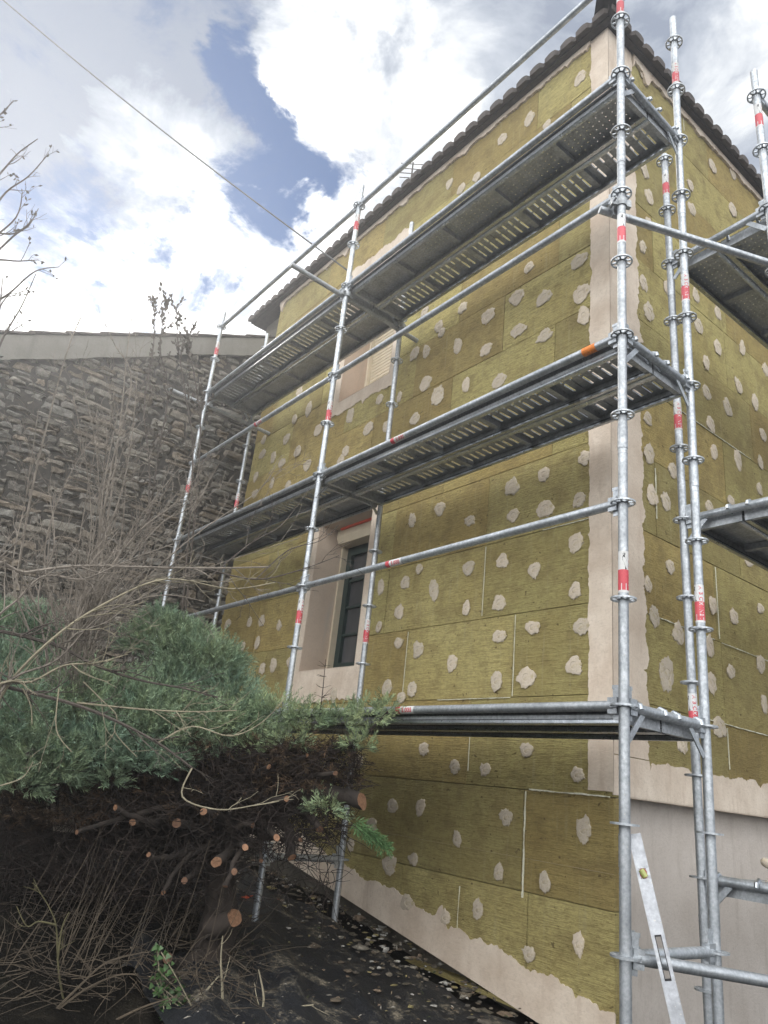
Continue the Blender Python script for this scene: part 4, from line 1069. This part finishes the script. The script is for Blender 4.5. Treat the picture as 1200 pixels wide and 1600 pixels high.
def spray(p, d, L, tint):
    x, y, d = frame(d); k = int(12+L*130); bendv = rnd_dir(q)*.35
    for j in range(k):
        t = j/k; c = p+d*L*t+bendv*L*t*t*.5
        a = q.uniform(0, 2*math.pi); rad = x*math.cos(a)+y*math.sin(a)
        l = q.uniform(.020, .060)*(1.15-.7*t); nd = nrm(d*q.uniform(.7, 1.5)+rad*q.uniform(.35, 1.0)); w_ = nrm(np.cross(nd, rnd_dir(q)))*q.uniform(.0014, .0028)
        e = c+nd*l; m_ = c+nd*l*.45
        mb.add([c, m_+w_, e, m_-w_], [(0, 1, 2, 3)], 0, tint)
for bi, (u, v, D, r_) in enumerate(blobs):
    c = at(u, v, D); nsp = int((1150*r_*r_/.09*.62+26)*(1 if u < 410 else .50))
    blue = q.uniform(.1, 1) if u < 380 else -.25
    for k in range(nsp):
        o = rnd_dir(q); o[2] = abs(o[2])*1.1-.30; o = nrm(o); rr = r_*q.uniform(.30, 1.0)**.6
        p = c+o*rr*np.array([1, 1, .8]); d = nrm(o*1.0+np.array([0, 0, .45])+rnd_dir(q)*.55)
        b = q.uniform(.55, 1.35); mix = .5*blue+.5*q.random()
        tint = (b*(1.0-.16*mix), b, b*(.80+.34*mix))
        spray(p, d, q.uniform(.07, .16)*(.6+r_), tint)
for k in range(60):                                           # hanging green tip on the right
    t = q.random(); p = at(552+52*t, 1282+42*t, 4.6); spray(p, np.array([.35, .3, -.35])+rnd_dir(q)*.4, .07, (.40, .60, .36))
rebase(mb, TB); mb.build('foliage', NEEDLE, jun, False, True)
mb = MB()                                                     # dead rusty sprays on the cut side
for (u0, u1, v0, v1, D0, D1, n_) in ((400, 565, 1155, 1235, 4.6, 4.85, 330), (120, 430, 1195, 1270, 4.7, 5.0, 300), (0, 200, 1215, 1290, 4.75, 5.0, 160), (300, 520, 1150, 1190, 4.7, 4.8, 120)):
    for k in range(n_):
        b = q.uniform(.25, 1.0); spray(at(q.uniform(u0, u1), q.uniform(v0, v1), q.uniform(D0, D1)), np.array([q.gauss(0, 1), q.gauss(0, 1), q.gauss(-.3, .6)]), q.uniform(.06, .16), (b*.42, b*.22, b*.20))
rebase(mb, TB); mb.build('dead_foliage', NEEDLE, jun, False, True)
# dead brown interior
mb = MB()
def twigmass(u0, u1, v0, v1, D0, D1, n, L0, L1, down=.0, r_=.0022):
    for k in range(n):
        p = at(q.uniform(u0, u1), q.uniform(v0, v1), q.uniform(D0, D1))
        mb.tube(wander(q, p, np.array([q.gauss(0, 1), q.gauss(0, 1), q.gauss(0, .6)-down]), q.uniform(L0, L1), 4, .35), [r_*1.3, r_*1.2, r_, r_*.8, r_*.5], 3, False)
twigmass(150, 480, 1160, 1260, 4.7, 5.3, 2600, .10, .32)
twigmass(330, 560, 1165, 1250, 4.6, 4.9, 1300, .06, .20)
twigmass(0, 350, 1210, 1310, 4.95, 5.7, 2200, .15, .45)  # this and the next mass added behind to darken the shaded hollow
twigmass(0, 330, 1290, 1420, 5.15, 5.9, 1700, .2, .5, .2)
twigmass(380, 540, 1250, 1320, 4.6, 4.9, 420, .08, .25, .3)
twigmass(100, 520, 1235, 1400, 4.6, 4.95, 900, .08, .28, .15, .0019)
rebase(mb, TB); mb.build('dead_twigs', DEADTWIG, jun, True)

# --- bare shrub in front of the barn: a clump of stems and long arching branches
SB = at(105, 1330, 5.0); SB[2] = g(SB[0], SB[1])
shr = thing('bare_shrub', 'leafless many-stemmed shrub with long arching twigs in front of the stone barn', 'shrub', tuple(SB))
q = random.Random(12)
def part(name, mat, fn, parent, org, smooth_=True):
    mb = MB(); fn(mb); rebase(mb, org); return mb.build(name, mat, parent, smooth_)
stems = [[(85, 1300, 5.0), (75, 1050, 4.8), (60, 930, 4.8), (85, 850, 4.8), (75, 760, 4.9)], [(110, 1300, 5.0), (135, 1040, 4.9), (205, 930, 4.8), (300, 840, 4.7), (400, 770, 4.7), (430, 730, 4.7)], [(100, 1300, 5.0), (90, 1000, 5.0), (70, 860, 5.1), (110, 740, 5.2), (170, 650, 5.3)], [(105, 1300, 5.0), (110, 1050, 4.9), (150, 900, 4.95), (162, 760, 5.0), (185, 640, 5.1)], [(95, 1300, 5.0), (100, 1060, 4.95), (118, 940, 5.0), (180, 800, 5.1), (205, 690, 5.2), (216, 560, 5.3)],
         [(115, 1300, 5.0), (105, 1020, 4.8), (200, 850, 4.8), (270, 790, 4.8), (292, 765, 4.8)], [(100, 1300, 5.0), (125, 1010, 4.9), (175, 900, 4.85), (210, 820, 4.85), (290, 720, 4.9)],
         [(90, 1300, 5.0), (60, 1040, 5.0), (20, 900, 5.1), (40, 780, 5.2), (60, 640, 5.3)], [(100, 1300, 5.0), (140, 980, 5.0), (155, 830, 5.1), (150, 700, 5.2), (130, 600, 5.3)],
         [(112, 1300, 5.0), (130, 1000, 5.1), (240, 830, 5.2), (300, 790, 5.3), (345, 720, 5.3)], [(112, 1300, 5.0), (95, 1030, 4.7), (170, 970, 4.6), (235, 925, 4.6), (330, 885, 4.6), (470, 840, 4.6)]]
for k in range(15):
    u1 = rng.uniform(-10, 390); v1 = rng.uniform(600, 900) if u1 < 230 else rng.uniform(720, 900); u0 = rng.uniform(70, 140)
    stems.append([(u0, 1290, 5.0), (u0+rng.uniform(-20, 20), 1060, 4.85), ((u0+u1)/2+rng.uniform(-25, 25), (1000+v1)/2+rng.uniform(-20, 40), 4.85+rng.uniform(-.2, .2)), (u1, v1, 4.9+rng.uniform(-.4, .3))])
for i, s_ in enumerate(stems):
    p = px(s_, 5); o = part('stem', TWIG, lambda mb: grow(mb, q, p, .012 if 2 < i < 6 else .0075, .0020, 3, .44, 8, .22, .12), shr, p[0]); o.location = p[0]-SB
SB2 = at(-60, 1290, 4.4); SB2[2] = g(SB2[0], SB2[1])
shr2 = thing('bare_shrub', 'leafless shrub with pale olive branches sweeping low over the juniper', 'shrub', tuple(SB2))
low = [([(-60, 1240, 4.4), (-30, 1050, 4.3), (0, 1070, 4.3), (50, 1083, 4.3), (120, 1102, 4.25), (180, 1126, 4.2), (245, 1160, 4.2), (300, 1200, 4.2)], .013, .006, TWIG_DARK),
       ([(-60, 1240, 4.4), (-40, 980, 4.3), (0, 986, 4.3), (60, 1000, 4.3), (100, 1013, 4.3), (150, 1040, 4.3), (220, 1063, 4.3), (290, 1076, 4.3), (340, 1090, 4.3)], .012, .004, TWIG_DARK),
       ([(-60, 1240, 4.4), (-20, 905, 4.3), (40, 895, 4.3), (120, 885, 4.25), (200, 886, 4.25), (320, 888, 4.2), (420, 886, 4.2)], .013, .005, TWIG),
       ([(-60, 1240, 4.4), (-10, 1080, 4.2), (50, 1065, 4.2), (100, 1040, 4.2), (150, 1036, 4.2), (200, 1022, 4.2)], .009, .003, TWIG_LIGHT),
       ([(-60, 1240, 4.4), (0, 1090, 4.3), (80, 1000, 4.2), (170, 940, 4.2), (260, 905, 4.2), (360, 920, 4.2), (430, 910, 4.2)], .010, .003, TWIG_LIGHT),
       ([(120, 1098, 4.25), (220, 1108, 4.25), (300, 1112, 4.25), (370, 1110, 4.25)], .006, .0025, TWIG_LIGHT), ([(248, 1160, 4.2), (300, 1135, 4.2), (360, 1150, 4.2), (410, 1128, 4.2), (450, 1085, 4.2)], .005, .002, TWIG_LIGHT),
       ([(-60, 1240, 4.4), (-20, 1000, 4.1), (30, 935, 4.1), (70, 900, 4.1), (130, 905, 4.1), (190, 880, 4.1), (270, 850, 4.1)], .008, .003, TWIG),
       ([(-60, 1240, 4.4), (-20, 1120, 4.2), (20, 1060, 4.2), (90, 1030, 4.2), (160, 960, 4.2), (250, 930, 4.2), (320, 940, 4.2)], .009, .003, TWIG),
       ([(130, 1065, 4.2), (160, 1095, 4.2), (182, 1118, 4.2), (180, 1145, 4.2), (214, 1183, 4.2)], .004, .002, TWIG_LIGHT), ([(92, 1075, 4.2), (88, 1140, 4.2), (112, 1175, 4.2)], .004, .002, TWIG_LIGHT),
       ([(35, 1075, 4.2), (48, 1103, 4.2), (50, 1132, 4.2)], .004, .002, TWIG_LIGHT), ([(0, 1228, 4.2), (35, 1215, 4.2), (52, 1190, 4.2)], .004, .002, TWIG_LIGHT),
       ([(300, 1200, 4.2), (285, 1245, 4.15), (340, 1265, 4.1), (400, 1258, 4.1), (436, 1252, 4.1)], .005, .002, TWIG_LIGHT),
       ([(320, 888, 4.2), (400, 905, 4.2), (470, 890, 4.2), (530, 868, 4.2)], .006, .002, TWIG_DARK), ([(330, 900, 4.2), (390, 850, 4.2), (440, 820, 4.2), (482, 765, 4.2)], .006, .002, TWIG_DARK), ([(400, 905, 4.2), (450, 860, 4.2), (500, 845, 4.2), (530, 820, 4.2)], .004, .0018, TWIG_DARK)]
for c, r0, r1, mt in low:
    p = px(c, 5); o = part('branch', mt, lambda mb: grow(mb, q, p, r0, r1, 3 if r0 > .0055 else 2, .34, 8.5 if r0 > .0055 else 6, .26, .04), shr2, p[0]); o.location = p[0]-SB2

# --- budding saplings whose tips stand above the barn wall
def sapling(label, group, base, seqs, leafy, mat, seed):
    qq = random.Random(seed); B = at(*base); B[2] = g(B[0], B[1]); root = thing('sapling', label, 'sapling', tuple(B), group)
    for s_ in seqs:
        p = smooth([B]+[at(*c) for c in s_], 5); ends = []; mb = MB(); grow(mb, qq, p, .011, .003, 1, .28, 4.5, .16, .25, 5, 0, ends); rebase(mb, B); mb.build('stem', mat, root)
        if leafy:
            lm = MB(); n = 0
            for e, d in ends+[(p[k], nrm(p[k]-p[k-1])) for k in range(len(p)-7, len(p))]:
                for k in range(5):
                    c = e-d*qq.uniform(0, .15); dd = nrm(d+rnd_dir(qq)*.6); w_ = nrm(np.cross(dd, rnd_dir(qq)))*.016; l = qq.uniform(.04, .07)
                    lm.add([c, c+dd*l*.5+w_, c+dd*l, c+dd*l*.5-w_], [(0, 1, 2, 3)])
            rebase(lm, B); lm.build('leaves', DRYLEAF, root, False)
    return root
sapling('thin sapling with small leaves at its tip rising above the barn wall top', None, (225, 1100, 6.9), [[(232, 800, 6.9), (225, 640, 6.9), (240, 540, 6.9), (240, 462, 6.9)], [(240, 760, 7.0), (262, 620, 7.0), (250, 540, 7.0), (262, 470, 7.0)]], True, TWIG_DARK, 4)
sapling('thin bare sapling with upright side shoots beside the leafy sapling', None, (300, 1100, 7.0), [[(300, 760, 7.0), (290, 620, 7.0), (278, 540, 7.0), (276, 478, 7.0)], [(310, 740, 7.0), (306, 600, 7.0), (292, 540, 7.0), (304, 508, 7.0)]], True, TWIG_DARK, 5)
sapling('slender leafless sapling with two forked tips against the barn band', None, (150, 1100, 6.6), [[(170, 800, 6.6), (190, 640, 6.6), (198, 555, 6.6), (207, 488, 6.6)], [(165, 780, 6.6), (205, 600, 6.6), (180, 540, 6.6), (163, 504, 6.6)]], False, TWIG, 6)
sapling('tall bare sapling leaning towards the sky over the barn roof edge', None, (20, 1150, 5.8), [[(40, 820, 5.8), (80, 640, 5.8), (108, 540, 5.8), (130, 488, 5.8)]], False, TWIG, 8)

# --- tree at the left edge with a few withered leaves
TT = at(-120, 1150, 5.2); TT[2] = g(TT[0], TT[1])
tree = thing('bare_tree', 'bare tree with a few withered leaves reaching in against the bright sky', 'tree', tuple(TT))
q = random.Random(21); ends = []
tk = smooth([TT, at(-110, 900, 5.2), at(-75, 650, 5.3), at(-80, 420, 5.4), at(-60, 200, 5.5)], 5)
o = part('trunk', BARK_DARK, lambda mb: mb.tube(tk, [.06-.045*i/(len(tk)-1) for i in range(len(tk))], 8), tree, TT)
for c in ([(-75, 640, 5.3), (-20, 580, 5.3), (8, 522, 5.3), (34, 478, 5.3), (56, 428, 5.3)], [(-80, 560, 5.35), (-30, 490, 5.35), (15, 458, 5.35), (55, 424, 5.35), (92, 417, 5.35)], [(-80, 480, 5.4), (-30, 420, 5.4), (20, 370, 5.4), (45, 352, 5.4), (60, 326, 5.4)],
          [(-80, 400, 5.4), (-25, 345, 5.4), (10, 300, 5.4), (45, 275, 5.4), (76, 240, 5.4)], [(-75, 350, 5.45), (-25, 300, 5.45), (10, 260, 5.45), (30, 238, 5.45), (59, 217, 5.45)], [(-70, 300, 5.45), (-30, 215, 5.45), (-5, 185, 5.45), (22, 157, 5.45)],
          [(-80, 440, 5.4), (-20, 380, 5.4), (25, 340, 5.4), (35, 300, 5.4)], [(-75, 600, 5.3), (-20, 545, 5.3), (0, 480, 5.3), (20, 455, 5.3)], [(-80, 460, 5.4), (-20, 410, 5.4), (30, 408, 5.4), (60, 406, 5.4)], [(-80, 420, 5.4), (-20, 368, 5.4), (22, 365, 5.4), (50, 345, 5.4)], [(-75, 640, 5.3), (-30, 560, 5.3), (-5, 500, 5.3), (5, 430, 5.3)]):
    p = px(c, 5); o = part('branch', TWIG_DARK, lambda mb: grow(mb, q, p, .011, .003, 2, .24, 6, .22, .14, 5, 0, ends), tree, TT)
mb = MB()
for e, d in ends:
    for k in range(q.choice((0, 0, 1, 1, 2))):
        c = e-d*q.uniform(0, .05); dd = nrm(d+rnd_dir(q)*.9); w_ = nrm(np.cross(dd, rnd_dir(q)))*q.uniform(.006, .014); l = q.uniform(.02, .045)
        mb.add([c, c+dd*l*.5+w_, c+dd*l, c+dd*l*.5-w_], [(0, 1, 2, 3)])
rebase(mb, TT); mb.build('leaves', DRYLEAF, tree, False)

# --- dry stems and undergrowth at the lower left
q = random.Random(31); mb = MB()
for k in range(85):
    u = q.uniform(-20, 330); D = q.uniform(4.25, 5.6); p = at(u, 1590, D); p[2] = g(p[0], p[1])+.12
    L = q.uniform(.25, .7); d = np.array([RX[0]*.28, RX[1]*.28, 1])+rnd_dir(q)*.22
    mb.tube(wander(q, p, d, L, 5, .05), [.0026, .0024, .002, .0016, .0012, .0008], 3, False)
for k in range(600):
    u = q.uniform(-30, 400); D = q.uniform(4.1, 5.6); p = at(u, 1590, D); p[2] = g(p[0], p[1])+q.uniform(.06, .20)
    mb.tube(wander(q, p, rnd_dir(q)*np.array([1, 1, .35]), q.uniform(.08, .4), 4, .3), [.0024, .0022, .0018, .0014, .0008], 3, False)
o = mb.build('undergrowth', DRYSTEM); tag(o, 'tangle of dry upright stems under the cut juniper', 'undergrowth', kind='stuff')
def small_shrub(label, base, seqs, mat, r0, seed, lv_=1):
    qq = random.Random(seed); B = at(*base); root = thing('bare_bush', label, 'bush', tuple(B))
    for s_ in seqs:
        p = px(s_, 5); mb = MB(); grow(mb, qq, p, r0, r0*.35, lv_, .16, 6, .25, .1); rebase(mb, B); mb.build('stem', mat, root)
small_shrub('mossy forked stem standing upright among dry stems at the lower left', (108, 1610, 4.3), [[(108, 1610, 4.3), (92, 1520, 4.3), (88, 1450, 4.3), (78, 1420, 4.3), (60, 1390, 4.3)], [(90, 1500, 4.3), (97, 1450, 4.3), (108, 1425, 4.3)], [(87, 1445, 4.3), (60, 1440, 4.3), (42, 1447, 4.3), (26, 1416, 4.3)]], bark('mossy_bark', (.05, .045, .02), (.12, .105, .05), 30), .0055, 2, 2)
small_shrub('tan arching canes crossing low over the dark soil', (60, 1605, 4.2), [[(55, 1610, 4.2), (120, 1545, 4.2), (165, 1505, 4.2), (215, 1490, 4.2), (232, 1488, 4.2)], [(75, 1590, 4.2), (130, 1548, 4.2), (180, 1525, 4.2), (216, 1522, 4.2)], [(160, 1605, 4.2), (220, 1575, 4.2), (278, 1556, 4.2)]], DRYSTEM, .007, 3)
small_shrub('broken pale upright stick beside the juniper trunk', (348, 1610, 4.4), [[(348, 1610, 4.4), (347, 1540, 4.4), (345, 1500, 4.4), (348, 1462, 4.4)], [(346, 1590, 4.4), (400, 1585, 4.4), (450, 1575, 4.4), (490, 1570, 4.4)], [(300, 1575, 4.4), (325, 1545, 4.4), (342, 1525, 4.4)], [(405, 1600, 4.4), (412, 1560, 4.4), (404, 1515, 4.4)]], TWIG_LIGHT, .0085, 4)
# ivy at the bottom edge
IV = at(290, 1590, 4.3); IV[2] = g(IV[0], IV[1])+.02; iv = thing('ivy', 'small patch of green ivy with pale stems at the foot of the juniper', 'ivy', tuple(IV))
mb = MB(); lm = MB()
for k in range(26):
    u, v = (q.uniform(235, 262), q.uniform(1470, 1600)) if k < 9 else (q.uniform(250, 345), q.uniform(1575, 1625)); e = at(u, v, 4.3+q.uniform(-.1, .1)); p0 = IV+np.array([q.uniform(-.1, .1), q.uniform(-.1, .1), 0])
    p = smooth([p0, (p0+e)/2+rnd_dir(q)*.04, e], 4); mb.tube(p, .0028, 4, False)
    for a in p[3:]:
        for j in range(3):
            nd = nrm(rnd_dir(q)+np.array([.3, -.5, .5])); x, y, _ = frame(nd); s_ = q.uniform(.010, .022); c = a+rnd_dir(q)*.02
            lm.add([c+x*s_*1.2, c+x*s_*.4+y*s_*.55, c-x*s_*.3+y*s_, c-x*s_*.5, c-x*s_*.3-y*s_, c+x*s_*.4-y*s_*.55], [(0, 1, 2, 3, 4, 5)])
rebase(mb, IV); mb.build('vine', TWIG_LIGHT, iv); rebase(lm, IV); lm.build('leaves', LEAF, iv, False)

# ------------------------------------------------------------------ sky and light
sun_dir = nrm(np.array([-.78, .02, .56]))
elev = math.asin(sun_dir[2]); az = math.atan2(sun_dir[0], sun_dir[1])
wd = bpy.data.worlds.new('World'); sc.world = wd; wd.use_nodes = True
N, L = wd.node_tree.nodes, wd.node_tree.links; N.clear()
out = N.new('ShaderNodeOutputWorld'); sky = N.new('ShaderNodeTexSky'); sky.sky_type = 'NISHITA'; sky.sun_disc = False
sky.sun_elevation = elev; sky.sun_rotation = az; sky.air_density = .8; sky.dust_density = 0.0; sky.ozone_density = 4.0
bg1 = N.new('ShaderNodeBackground'); bg1.inputs['Strength'].default_value = .068; L.new(sky.outputs[0], bg1.inputs['Color'])
tc = N.new('ShaderNodeTexCoord'); gen = tc.outputs['Generated']
def mth(op, a, b=0.0, c=0.0, clamp=False):
    n = N.new('ShaderNodeMath'); n.operation = op; n.use_clamp = clamp
    for i, v in enumerate((a, b, c)):
        if hasattr(v, 'links'): L.new(v, n.inputs[i])
        else: n.inputs[i].default_value = v
    return n.outputs[0]
def blob(u, v, rpx, w_, src):
    d = nrm(ray(u, v)); n = N.new('ShaderNodeVectorMath'); n.operation = 'DOT_PRODUCT'; L.new(src, n.inputs[0]); n.inputs[1].default_value = d
    mr = N.new('ShaderNodeMapRange'); mr.interpolation_type = 'SMOOTHSTEP'
    mr.inputs['From Min'].default_value = math.cos(math.atan(rpx/FPX)); mr.inputs['From Max'].default_value = 1.0
    mr.inputs['To Min'].default_value = 0; mr.inputs['To Max'].default_value = w_; L.new(n.outputs['Value'], mr.inputs['Value']); return mr.outputs[0]
def wnoise(scale, detail, rough, dist, off):
    mp = N.new('ShaderNodeMapping'); mp.inputs['Location'].default_value = off; mp.inputs['Scale'].default_value = (1, 1, 1.9); L.new(gen, mp.inputs['Vector'])
    n = N.new('ShaderNodeTexNoise'); L.new(mp.outputs[0], n.inputs['Vector']); n.inputs['Scale'].default_value = scale; n.inputs['Detail'].default_value = detail
    n.inputs['Roughness'].default_value = rough; n.inputs['Distortion'].default_value = dist; return n
# wobble the direction so that nothing in the clouds has a round edge
wn = wnoise(5.5, 6, .62, .2, (3, 1, 7)); sub = N.new('ShaderNodeVectorMath'); sub.operation = 'MULTIPLY_ADD'
L.new(wn.outputs['Color'], sub.inputs[0]); sub.inputs[1].default_value = (.36, .36, .36); sub.inputs[2].default_value = (-.18, -.18, -.18)
ad = N.new('ShaderNodeVectorMath'); L.new(gen, ad.inputs[0]); L.new(sub.outputs[0], ad.inputs[1])
nm = N.new('ShaderNodeVectorMath'); nm.operation = 'NORMALIZE'; L.new(ad.outputs[0], nm.inputs[0]); wob = nm.outputs[0]
cov = mth('MULTIPLY_ADD', wnoise(5.0, 11, .66, .6, (0, 0, 0)).outputs['Fac'], 3.0, -.75)
for u, v, r_, w_ in ((400, 60, 70, -.45), (408, 130, 90, -.62), (380, 225, 110, -.60), (420, 290, 80, -.25), (505, 262, 80, -.32), (540, 290, 70, -.34), (370, 335, 80, -.30), (245, 490, 60, -.50), (310, 455, 55, -.36), (230, 380, 36, -.40), (115, 412, 48, -.36),
                    (125, 315, 120, -.48), (450, 225, 50, .22), (350, 180, 60, .16), (600, 120, 200, .35), (200, 470, 160, .18), (150, 150, 220, .18), (950, 150, 400, .45), (700, 330, 120, .2)):
    cov = mth('ADD', cov, blob(u, v, r_, w_, wob))
mask = N.new('ShaderNodeMapRange'); mask.interpolation_type = 'SMOOTHSTEP'; L.new(cov, mask.inputs['Value'])
mask.inputs['From Min'].default_value = .05; mask.inputs['From Max'].default_value = .95
sh = mth('MULTIPLY_ADD', wnoise(4.6, 9, .62, .6, (9, 4, 2)).outputs['Fac'], 2.0, -.58)
for u, v, r_, w_ in ((500, 60, 130, .30), (580, 180, 150, .35), (300, 470, 330, .50), (60, 430, 260, .35), (520, 420, 160, .3), (110, 80, 300, -.40), (330, 60, 160, -.20), (980, 120, 420, -.04), (780, 60, 200, -.06), (150, 330, 110, -.30), (250, 280, 100, -.16), (40, 180, 160, -.1), (1150, 260, 160, .1)):
    sh = mth('ADD', sh, blob(u, v, r_, w_, wob))
bh = N.new('ShaderNodeVectorMath'); bh.operation = 'DOT_PRODUCT'; L.new(gen, bh.inputs[0]); bh.inputs[1].default_value = nrm((.55, -.7, .45))  # added gain: unseen sky behind the camera brightened to light the walls
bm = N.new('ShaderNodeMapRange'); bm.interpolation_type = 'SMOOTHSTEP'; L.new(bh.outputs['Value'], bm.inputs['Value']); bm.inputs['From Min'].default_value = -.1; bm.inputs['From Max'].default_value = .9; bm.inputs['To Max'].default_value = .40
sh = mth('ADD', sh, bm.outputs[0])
cr = N.new('ShaderNodeValToRGB'); e = cr.color_ramp.elements; e[0].position = .12; e[0].color = (.21, .24, .30, 1); e[1].position = .90; e[1].color = (1.35, 1.35, 1.32, 1)
e1 = e.new(.40); e1.color = (.37, .40, .45, 1); e2 = e.new(.62); e2.color = (.58, .60, .62, 1); L.new(sh, cr.inputs['Fac'])
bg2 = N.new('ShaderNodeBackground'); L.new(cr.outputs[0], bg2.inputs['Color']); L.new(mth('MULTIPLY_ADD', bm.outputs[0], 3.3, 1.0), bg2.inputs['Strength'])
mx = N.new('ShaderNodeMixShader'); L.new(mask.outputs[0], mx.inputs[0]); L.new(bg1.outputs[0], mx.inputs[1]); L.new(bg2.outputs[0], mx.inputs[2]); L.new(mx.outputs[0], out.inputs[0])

hb = MB(); hb.box((-152, -152, -20.5), (152, 152, 10.8)); hz = hb.build('lens_veil', [], None, False); tag(hz, 'thin volume added over the whole site to imitate lens veil', 'lens_veil', kind='stuff')  # volume added to imitate veiling glare in the lens
hm = bpy.data.materials.new('lens_veil_volume'); hm.use_nodes = True; hn, hl = nt(hm); hn.remove(hn['Principled BSDF']); pv = hn.new('ShaderNodeVolumePrincipled')
pv.inputs['Color'].default_value = (.96, .97, 1, 1); pv.inputs['Density'].default_value = VEIL_DENSITY; pv.inputs['Anisotropy'].default_value = .72
hl.new(pv.outputs[0], hn['Material Output'].inputs['Volume']); hz.data.materials.append(hm)
sc.cycles.volume_bounces = 0

sd_ = bpy.data.lights.new('sun', 'SUN'); sd_.energy = 1.3; sd_.angle = R(14); sd_.color = (1, .95, .86)
so = bpy.data.objects.new('sun', sd_); COL.objects.link(so); so.rotation_euler = Vector(sun_dir).to_track_quat('Z', 'Y').to_euler(); so.location = (0, 0, 20)

sc.view_settings.view_transform = 'Standard'; sc.view_settings.look = 'None'; sc.view_settings.exposure = 0.78; sc.view_settings.gamma = 1.0
sc.render.engine = 'CYCLES'; sc.cycles.use_denoising = True
try: sc.cycles.denoiser = 'OPENIMAGEDENOISE'
except Exception: pass
sc.cycles.max_bounces = 6; sc.cycles.sample_clamp_indirect = 8
